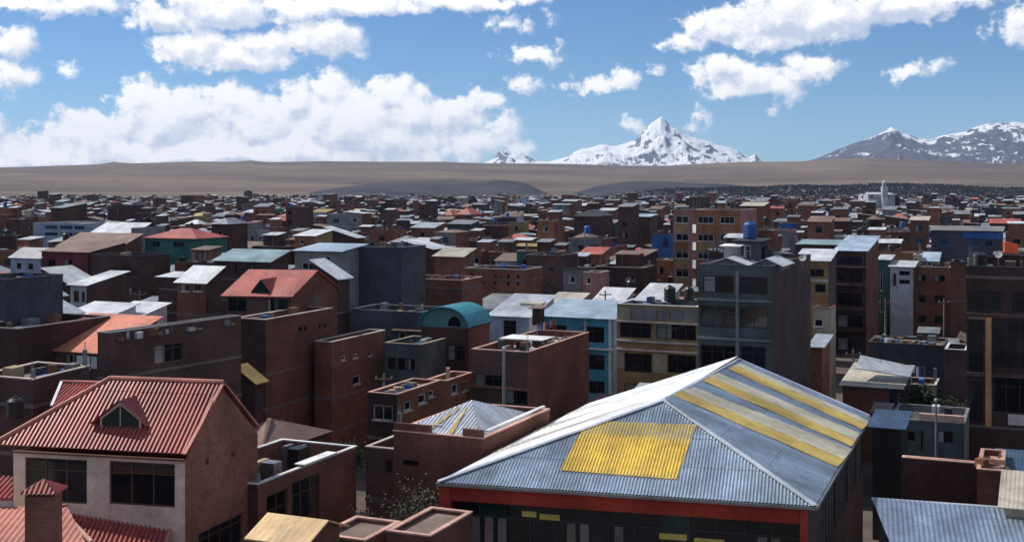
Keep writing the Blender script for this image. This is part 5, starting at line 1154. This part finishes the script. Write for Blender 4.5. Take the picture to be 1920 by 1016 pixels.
for s0, s1, t0, dd in lots:
    if overlaps(s0, s1, t0, t0 + dd): continue
    P0 = E0 * s0 + D0v * t0
    if P0.y < 62: continue
    x0, x1 = CX + F * P0.x / P0.y, None
    P1 = P0 + E0 * (s1 - s0); x1 = CX + F * P1.x / P1.y
    P2 = P1 + D0v * dd; x2 = CX + F * P2.x / P2.y
    if x1 < -260 or x0 > 2180: continue
    Yd = P0.y
    n = rng.choices([1, 2, 3, 4, 5, 6], [16, 38, 30, 11, 3, 0.5])[0] if Yd < 420 else rng.choices([1, 2, 3, 4, 5], [34, 44, 16, 3, .6])[0]
    if Yd < 110: n = min(n, 2)
    h = n * 2.65 + rng.uniform(.3, 1.0)
    capy = 0
    for a, b, yt, yb, Yh in VIS:
        if Yh > Yd and a < x2 and b > x0: capy = max(capy, yb)
    if capy:
        lim = CAMH - (capy - HZ) * Yd / F - .8
        if lim < 2.2: continue
        if h > lim: h = lim; n = max(1, int(h / 2.65))
    recs.append(dict(P=P0, W=s1-s0, D=dd, h=h, n=n, x0=x0, x1=x1, x2=x2, Y=Yd, yt=HZ + (CAMH-h)*F/Yd, wall=rng.choice(WN if Yd > 110 else WN[:86]), roof=rng.choice(ROOFS if Yd > 110 else ['flat', 'flat', 'flat', 'sheet_dull', 'sheet_rust']), r=rng.random()))
# which of them show? walk from near to far under the skyline of what stands in front
events = [(v[4], 0, v) for v in VIS] + [(r['Y'], 1, r) for r in recs]
events.sort(key=lambda e: e[0])
buf = [1016.0] * 1921
for Yd, k, v in events:
    if k == 0: a, b, yt = v[0], v[1], v[2]
    else: a, b, yt = v['x0'], v['x2'], v['yt']
    i0, i1 = max(0, int(a)), min(1920, int(b))
    area = 0
    for i in range(i0, i1):
        if yt < buf[i]: area += buf[i] - yt; buf[i] = yt
    if k: v['vis'] = area
cand = sorted([r for r in recs if r['vis'] > 12], key=lambda r: -r['vis'])
single = cand[:235]; ids = {id(r) for r in single}
mass = [r for r in recs if id(r) not in ids]
WCOL = {'brick':'brick','brick_dark':'dark brick','brick_brown':'brown brick','brick_orange':'orange brick','concrete':'grey rendered','concrete_dark':'dark grey','plaster_cream':'cream','plaster_white':'white','plaster_green':'green','plaster_pink':'pink','plaster_greyblue':'grey-blue','plaster_ochre':'ochre','plaster_wine':'wine-red','plaster_deepblue':'blue','plaster_orange':'orange'}
RCOL = {'flat':'flat-roofed','sheet_silver':'silver-roofed','sheet_white':'white-roofed','sheet_dull':'dull-grey-roofed','sheet_rust':'rusty-roofed','sheet_red':'dark-red-roofed','sheet_orange':'bright-red-roofed','sheet_teal':'pale-teal-roofed','sheet_paleblue':'pale-blue-roofed','sheet_beige':'beige-roofed','sheet_yellow':'yellow-roofed'}
NUM = {1:'one-storey',2:'two-storey',3:'three-storey',4:'four-storey',5:'five-storey',6:'six-storey'}
def kind_of(r):
    q = r['r']
    if r['roof'] == 'flat': return 'flat'
    return 'shed' if q < .5 else 'gable' if q < .68 else 'lean' if q < .88 else 'hip'
def relation(r):
    x, y = (r['x0'] + r['x1']) / 2, r['yt'] + 5
    bx, by, nm = min(LAND, key=lambda l: (l[0]-x)**2 + ((l[1]-y)*2.2)**2)
    dx, dy = x - bx, y - by
    hor = '' if abs(dx) < 28 else ('left of ' if dx < 0 else 'right of '); ver = '' if abs(dy) < 9 else ('behind' if dy < 0 else 'in front')
    if ver and hor: return ver + ' and ' + hor + nm
    if ver: return (ver + ' ' if ver == 'behind' else ver + ' of ') + nm
    return (hor or 'close beside ') + nm
byl = {}
for r in single:
    r['kind'] = kind_of(r)
    r['huts'] = r['roof'] == 'flat' and r['r'] < .6 and r['h'] > 4 and r['D'] > 4.6; r['tank'] = r['roof'] == 'flat' and r['r'] > .6
    size = 'narrow' if r['W'] < 4.9 else 'wide' if r['W'] > 6.9 else ''
    r['lab'] = ' '.join(('%s %s %s house, %s,' % (size, NUM[max(1, min(6, r['n']))], WCOL[r['wall']].replace(' ', '-'), 'hut-topped' if r['huts'] else RCOL[r['roof']])).split()); r['rel'] = relation(r)
    byl.setdefault(r['lab'] + r['rel'], []).append(r)
ORD = ['nearest', 'second nearest', 'third nearest', 'fourth nearest', 'fifth nearest', 'sixth nearest', 'seventh nearest']
for k, l in byl.items():
    l.sort(key=lambda r: r['Y'])
    for i, r in enumerate(l):
        r['label'] = (ORD[min(i, 6)] + ' ' if len(l) > 1 else '') + r['lab'] + ' ' + r['rel']
for r in single:
    wst = r['wall']; side = wst if r['r'] < .35 else ('brick' if 'brick' not in wst else wst)
    fo = []; ro = []
    nb = max(1, int(r['W'] / rng.choice([2.6, 3.2, 4.0]))); ww = rng.choice([1.1, 1.4, 1.8]); hh = rng.choice([1.1, 1.3])
    fl = 2.65; nf = max(1, int(r['h'] / fl))
    blank = rng.random() < .12
    for k in range(nf):
        if blank: break
        z0_ = r['h'] - .8 - fl * (k + 1) + .95 + .1
        if z0_ < .5: continue
        for j in range(nb):
            if rng.random() < .12: continue
            c_ = r['W'] * (j + .5) / nb
            fo.append((max(.3, c_ - ww/2), min(r['W'] - .3, c_ + ww/2), z0_, z0_ + hh))
        if rng.random() < .35: c_ = r['D'] * rng.uniform(.2, .8); ro.append((max(.3, c_ - .4), min(r['D'] - .3, c_ + .4), z0_ + .3, z0_ + .9))
    if r['Y'] > 330: ro = []; fo = fo[:8]
    fo = [f for f in fo if f[1] - f[0] > .4]
    rise = rng.uniform(.4, 1.2)
    rf = FLAT(rng.choice([.25, .4, .6]), rng.choice(['tar','screed','rubble','screed']), rng.choice(['coping','concrete','coping_pink',None,None])) if r['kind'] == 'flat' else (r['kind'], rise * (.7 if r['kind'] in ('gable','lean') else 1), r['roof'])
    B = raise_building('town_house', r['label'], 'house', r['P'], E0, r['W'], D0v, r['D'], r['h'], wst, side, fo, ro, rf, rng.choice(['w','d','d','b','u']), 2.65 if ('brick' in wst and r['Y'] < 200 and rng.random() < .6) else 0, 'houses of the town', z0=0.0 if r['Y'] < 450 else -6.0)
    if r['huts']:
        a0, b0 = r['W']*rng.uniform(.1,.4), r['D']*rng.uniform(.3,.5); hw, hd, hz_ = rng.uniform(2.2,3.6), rng.uniform(2,3), rng.uniform(1.9,2.4)
        m = MB(); local_box(m, B, a0, a0+hw, b0, b0+hd, r['h']-.5, r['h']-.5+hz_, side); q = B.L; zz = r['h']-.5+hz_
        m.build('stair_room', B.root); m = MB(); plate(m, [q(a0-.2,b0-.2,zz+.05), q(a0+hw+.2,b0-.2,zz+.05), q(a0+hw+.2,b0+hd+.2,zz+.45), q(a0-.2,b0+hd+.2,zz+.45)], .05, rng.choice(['sheet_silver','sheet_white','sheet_dull','sheet_rust'])); m.build('stair_room_roof', B.root)
    if r['roof'] == 'flat' and r['Y'] < 300:
        m = MB()
        for _ in range(rng.randint(4, 14)):
            a0, b0 = r['W']*rng.uniform(.08,.85), r['D']*rng.uniform(.05,.85); sx_, sy_ = rng.uniform(.15,.9), rng.uniform(.15,1.2); zr_ = r['h'] - rf[1]
            local_box(m, B, a0, min(a0+sx_, r['W']-.25), b0, b0+sy_, zr_, zr_+rng.uniform(.1,.9), rng.choice(['rubble','wood','cardboard','concrete','plaster_white','steel','sheet_white','plastic_black','cloth_blue','brick']))
        tag(m.build('roof_clutter', B.root), kind='stuff')
    if r['roof'] == 'flat' and r['Y'] < 260:
        for _ in range(rng.choice([0, 1, 2, 4])):
            a0, b0 = rng.choice([.1, r['W']-.35]), rng.uniform(.1, r['D']-.4); m = MB(); local_box(m, B, a0, a0+.22, b0, b0+.22, r['h']+.0, r['h']+rng.uniform(.5,1.3), 'concrete'); m.build('column_stub', B.root)
SEEN = {}
def uniq(t):
    SEEN[t] = SEEN.get(t, 0) + 1; k = SEEN[t]
    if len(t.split()) > 14: t = t.replace(' and right of', ', right of').replace(' and left of', ', left of').replace(' a ', ' ')
    if len(t.split()) > 13: t = t.replace('in front, ', 'before, ').replace(' a ', ' ')
    return t if k == 1 else t + ', ' + {2: 'farther one', 3: 'third one back', 4: 'fourth one back'}.get(k, 'farthest one')
# tanks and aerials on the nearer flat roofs
flats = [r for r in single if r['roof'] == 'flat' and r['tank'] and r['Y'] < 420]
for i, r in enumerate(flats[:40]):
    p = r['P'] + E0 * r['W'] * rng.uniform(.3,.7) + D0v * r['D'] * .5; p = Vector((p.x, p.y, r['h'] - .3))
    c_ = rng.choice(['plastic_black','plastic_black','plastic_black','plastic_blue'])
    water_tank(p, rng.uniform(.5,.65), rng.uniform(1.2,1.6), c_, uniq('%s water tank on a %s roof %s' % ('black' if c_ == 'plastic_black' else 'blue', WCOL[r['wall']].replace(' ', '-'), r['rel'])), 'water tanks on roofs', rng.choice([0, .5, 1.2]))
for i, r in enumerate([r for r in single if r['roof'] == 'flat' and not r['tank'] and r['Y'] < 300][:45]):
    p = r['P'] + E0 * r['W'] * .5 + D0v * 1.5; antenna(Vector((p.x, p.y, r['h'] - .5)), rng.uniform(2, 3.6), uniq('thin aerial on a ' + WCOL[r['wall']].replace(' ', '-') + ' roof ' + r['rel']), 'aerials on roofs')
for r in [r for r in single if r['roof'] == 'flat' and 75 < r['Y'] < 230 and r['W'] > 4.5][3::4][:16]:
    p = r['P'] + E0 * .8 + D0v * r['D'] * .6; laundry(Vector((p.x, p.y, r['h'] - .4)), E0, rng.randint(3, 5), ['cloth_white', 'cloth_red', 'cloth_blue', 'cloth_white'], uniq('washing on a line on a ' + WCOL[r['wall']].replace(' ', '-') + ' roof ' + r['rel']), 'washing lines on roofs')
prow = []
for (x, yt, Y) in ((90,560,130),(262,545,140),(395,520,155),(662,560,135),(765,540,145),(1000,520,160),(1135,545,140),(1182,520,170),(1540,560,150),(1660,560,140),(1770,560,150),(480,600,108),(1600,655,112),(1705,640,118),(720,700,95)):
    p = UY(x, yt, Y); po = pole(x, yt, 1000, Y, uniq('grey power pole ' + relation(dict(x0=x, x1=x, yt=yt-5)))); po['group'] = 'power poles in the streets'; po.location = (p.x, p.y, 0); prow.append((p, x))
for (a, xa), (b, xb_) in zip(prow[:11], prow[1:11]):
    for k in (-.5, .5): cable(a + Vector((k, 0, -.3)), b + Vector((k, 0, -.3)), 1.2, uniq('sagging power cable strung ' + relation(dict(x0=xa, x1=xa, yt=px(a)[1]-5))))
# everything farther or smaller: one mass of real little buildings
mm = MB()
for r in mass:
    P0 = r['P']; W_, D_, h = r['W'], r['D'], r['h']; gz = -9.0 * sstep((r['Y'] - 500) / 1700)
    h += gz
    L = lambda a, b, z: (P0.x + E0.x*a + D0v.x*b, P0.y + E0.y*a + D0v.y*b, z)
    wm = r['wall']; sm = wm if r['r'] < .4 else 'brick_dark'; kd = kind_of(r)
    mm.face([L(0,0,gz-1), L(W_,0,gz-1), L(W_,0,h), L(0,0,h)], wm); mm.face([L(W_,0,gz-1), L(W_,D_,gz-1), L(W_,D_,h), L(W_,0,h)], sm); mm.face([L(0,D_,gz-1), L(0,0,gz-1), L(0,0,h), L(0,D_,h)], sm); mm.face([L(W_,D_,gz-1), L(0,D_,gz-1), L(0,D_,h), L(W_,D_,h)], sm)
    rs = .4 + r['r']*.9
    if kd == 'flat':
        zr = h - .45; mm.face([L(.2,.2,zr), L(W_-.2,.2,zr), L(W_-.2,D_-.2,zr), L(.2,D_-.2,zr)], 'screed' if r['r'] < .5 else 'tar')
        cp = wm if r['r'] > .35 else 'coping'; mm.face([L(0,0,h), L(W_,0,h), L(W_-.2,.2,h), L(.2,.2,h)], cp); mm.face([L(W_,0,h), L(W_,D_,h), L(W_-.2,D_-.2,h), L(W_-.2,.2,h)], cp); mm.face([L(W_,D_,h), L(0,D_,h), L(.2,D_-.2,h), L(W_-.2,D_-.2,h)], cp); mm.face([L(0,D_,h), L(0,0,h), L(.2,.2,h), L(.2,D_-.2,h)], cp)
        mm.face([L(W_-.2,D_-.2,zr), L(.2,D_-.2,zr), L(.2,D_-.2,h), L(W_-.2,D_-.2,h)], sm); mm.face([L(.2,D_-.2,zr), L(.2,.2,zr), L(.2,.2,h), L(.2,D_-.2,h)], sm)
        if r['Y'] < 1200:
            for _ in range(3):
                a, b = W_*rng.uniform(.1,.8), D_*rng.uniform(.1,.8); s_ = rng.uniform(.4,1.4); hh_ = rng.uniform(.3,1.5); mt = rng.choice(['plaster_white','steel','plastic_black','sheet_white','brick','concrete','tar','sheet_dull'])
                mm.box8([L(a,b,zr), L(a+s_,b,zr), L(a+s_,b+s_,zr), L(a,b+s_,zr), L(a,b,zr+hh_), L(a+s_,b,zr+hh_), L(a+s_,b+s_,zr+hh_), L(a,b+s_,zr+hh_)], mt, ('b',))
        if r['r'] < .5:
            a, b = W_*.2, D_*.25; mm.box8([L(a,b,zr), L(a+2,b,zr), L(a+2,b+2,zr), L(a,b+2,zr), L(a,b,h+1.7), L(a+2,b,h+1.7), L(a+2,b+2,h+2.1), L(a,b+2,h+2.1)], sm, ('b','t')); mm.face([L(a-.2,b-.2,h+1.72), L(a+2.2,b-.2,h+1.72), L(a+2.2,b+2.2,h+2.15), L(a-.2,b+2.2,h+2.15)], 'sheet_silver' if r['r'] < .2 else 'sheet_dull')
    elif kd == 'shed':
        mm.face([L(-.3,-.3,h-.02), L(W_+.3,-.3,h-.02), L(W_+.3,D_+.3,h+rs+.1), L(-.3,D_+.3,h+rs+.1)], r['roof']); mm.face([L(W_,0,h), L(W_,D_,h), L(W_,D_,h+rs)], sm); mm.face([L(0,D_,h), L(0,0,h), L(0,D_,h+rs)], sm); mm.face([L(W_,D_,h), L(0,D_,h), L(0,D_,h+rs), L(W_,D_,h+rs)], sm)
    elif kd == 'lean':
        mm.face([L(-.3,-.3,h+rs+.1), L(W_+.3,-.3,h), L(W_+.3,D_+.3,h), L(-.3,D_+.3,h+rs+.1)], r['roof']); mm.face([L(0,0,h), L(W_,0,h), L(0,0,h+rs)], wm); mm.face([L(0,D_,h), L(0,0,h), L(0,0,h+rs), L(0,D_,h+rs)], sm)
    else:
        hp = 1.6 if kd == 'hip' else 0
        a0, a1 = (-.3 + hp * 1.5, W_ + .3 - hp * 1.5); q0, q1 = L(a0, D_/2, h+rs+.1), L(a1, D_/2, h+rs+.1)
        mm.face([L(-.3,-.3,h-.1), L(W_+.3,-.3,h-.1), q1, q0], r['roof']); mm.face([L(W_+.3,D_+.3,h-.1), L(-.3,D_+.3,h-.1), q0, q1], r['roof'])
        if hp: mm.face([L(W_+.3,-.3,h-.1), L(W_+.3,D_+.3,h-.1), q1], r['roof']); mm.face([L(-.3,D_+.3,h-.1), L(-.3,-.3,h-.1), q0], r['roof'])
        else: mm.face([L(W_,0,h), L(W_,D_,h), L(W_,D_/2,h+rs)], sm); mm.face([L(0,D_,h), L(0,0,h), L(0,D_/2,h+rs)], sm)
    if r['Y'] < 900 and r.get('vis', 1) > 0:
        nb = max(1, int(W_ / 3)); nf = max(1, int((h - gz) / 2.7))
        for k in range(min(2, nf)):
            z0_ = h - .9 - 2.65*k - 1.3
            if z0_ < gz + .4: continue
            for j in range(nb):
                c_ = W_*(j+.5)/nb; mm.box8([L(c_-.6,-.05,z0_), L(c_+.6,-.05,z0_), L(c_+.6,.02,z0_), L(c_-.6,.02,z0_), L(c_-.6,-.05,z0_+1.2), L(c_+.6,-.05,z0_+1.2), L(c_+.6,.02,z0_+1.2), L(c_-.6,.02,z0_+1.2)], 'glass', ('k','b'))
o = mm.build('distant_houses'); tag(o, 'mass of small distant houses spreading over the plain', 'houses', kind='stuff')
print('lots', len(recs), 'single', len(single), 'mass', len(mass), 'faces', len(mm.f))

# ------------------------------------------------------------------ landmarks far out
chp = UY(1628, 376, 760); church = empty('church', (chp.x, chp.y, 0), 'white church with pale bell tower standing above the far roofs', 'church')
cz = lambda y: CAMH-(y-HZ)*760/F
m = MB(); cw = 50/F*760; m.box(chp.x, chp.x+cw, chp.y, chp.y+22, -8, cz(364), 'plaster_white'); m.build('nave', church)
m = MB(); xa, xb_ = chp.x-1, chp.x+cw+1; m.face([(xa,chp.y-.5,cz(365)),(xb_,chp.y-.5,cz(365)),(xb_-2,chp.y+11,cz(361)),(xa+2,chp.y+11,cz(361))], 'sheet_white'); m.face([(xb_,chp.y+22.5,cz(365)),(xa,chp.y+22.5,cz(365)),(xa+2,chp.y+11,cz(361)),(xb_-2,chp.y+11,cz(361))], 'sheet_white'); m.build('roof', church)
tx = UY(1658, 360, 758).x; m = MB(); m.box(tx-1.7, tx+1.7, chp.y-4, chp.y-.6, -8, cz(350), 'plaster_white'); m.build('tower', church)
m = MB(); m.box(tx-1.2, tx+1.2, chp.y-3.5, chp.y-1.1, cz(350), cz(343), 'plaster_greyblue'); m.build('belfry', church)
m = MB(); m.lathe([(1.4,cz(343)),(1.0,cz(340.5)),(0,cz(337))], 'plaster_white', 10); o = m.build('cupola', church, off=(0,0,0)); o.location = (tx-chp.x, -2.3, 0)
for dx in (-12,-6,4,9,15): m = MB(); m.box(chp.x+cw/2+dx-.5, chp.x+cw/2+dx+.5, chp.y-.06, chp.y-.003, cz(372), cz(367), 'glass'); m.build('window', church)
mp = UY(1345, 372, 900); mast = empty('radio_mast', (mp.x, mp.y, 0), 'dark lattice mast with a bright horizontal bar above the banded tower', 'mast')
top_z = CAMH-(347-HZ)*900/F
m = MB()
for k in range(8):
    z0_, z1_ = top_z*k/8, top_z*(k+1)/8; w0, w1 = 1.6*(1-k/9), 1.6*(1-(k+1)/9); cs = ((-1,-1),(1,-1),(1,1),(-1,1))
    for i in range(4):
        a, b = cs[i], cs[(i+1)%4]; m.tube((a[0]*w0,a[1]*w0,z0_), (a[0]*w1,a[1]*w1,z1_), .16, .16, 'frame_dark', 4); m.tube((a[0]*w0,a[1]*w0,z0_), (b[0]*w1,b[1]*w1,z1_), .09, .09, 'frame_dark', 3)
m.build('lattice', mast); m = MB(); m.box(-6, 6, -.4, .4, top_z*.5, top_z*.5+.9, 'coping_white'); m.build('crossbar', mast)
# eucalyptus wood on the low ridge at the right
m = MB(); rg = random.Random(3)
for _ in range(7000):
    x = rg.uniform(1180, 2150); Y = rg.uniform(2080, 2450)
    if rg.random() > min(1, (x - 1150) / 260): continue
    t_ = (Y - 2150) / 550; tab = [(1000,374),(1180,362),(1260,356),(1400,354),(1500,352),(1600,349),(1700,348),(1800,352),(1920,356),(2100,356),(2300,366)]
    top = CAMH + (HZ - lerp_tab(tab, x)) / F * 2425; gz = -12 + (top + 12) * max(0, math.sin(PI * max(0, t_))) ** .8 if t_ > 0 else -12
    gz = max(gz, -9); X = (x - CX) / F * Y; h = rg.uniform(3, 8) * (.7 + .6 * noise.noise(Vector((X * .01, 0, 1)))); r_ = rg.uniform(1.6, 3.0)
    for k in range(7):
        a = rg.uniform(0, 6.28); c_ = Vector((X + math.cos(a)*r_*.5, Y + math.sin(a)*r_*.5, gz + h*(.35+.6*k/7))); s = r_*rg.uniform(.5,.9)
        u = Vector((rg.gauss(0,1), rg.gauss(0,1), rg.gauss(0,1))).normalized(); v = u.orthogonal().normalized()
        m.face([c_-u*s, c_+v*s, c_+u*s, c_-v*s], 'leaf_far', [(0,0)]*4)
o = m.build('wood'); tag(o, 'dark belt of eucalyptus trees on the low ridge', 'wood', kind='stuff')
# a few trees scattered between the houses
ti = 0
for (x, y, Y, h) in ((255,415,330,6),(500,400,430,7),(790,415,350,7),(1000,412,360,7),(1205,405,430,7),(1530,410,380,7),(1880,415,350,7)):
    p = UY(x, y, Y); ti += 1
    near = min(LAND, key=lambda l: (l[0]-x)**2 + ((l[1]-y)*2)**2)[2]
    tree(x, y, Y, max(h, p.z + 2), 2.2, 420, 'leaf_far', uniq('dark green tree among the houses ' + relation(dict(x0=x, x1=x, yt=y-5))), False, .9, 'trees among the houses')

# ------------------------------------------------------------------ haze
hzm = bpy.data.materials.new('haze_air'); hzm.use_nodes = True; hzm.node_tree.nodes.clear(); T = NT(hzm.node_tree)
pv = T.node('ShaderNodeVolumePrincipled'); ho = T.node('ShaderNodeOutputMaterial'); T.l.new(pv.outputs[0], ho.inputs['Volume'])
pv.inputs['Color'].default_value = (.66, .78, 1.0, 1); pv.inputs['Density'].default_value = 3.0e-5; pv.inputs['Anisotropy'].default_value = .2
MATS['haze_air'] = hzm
m = MB(); m.box(-21000, 21000, -21000, 21000, -140, 1000, 'haze_air'); o = m.build('haze', off=(0,0,0)); tag(o, kind='stuff')
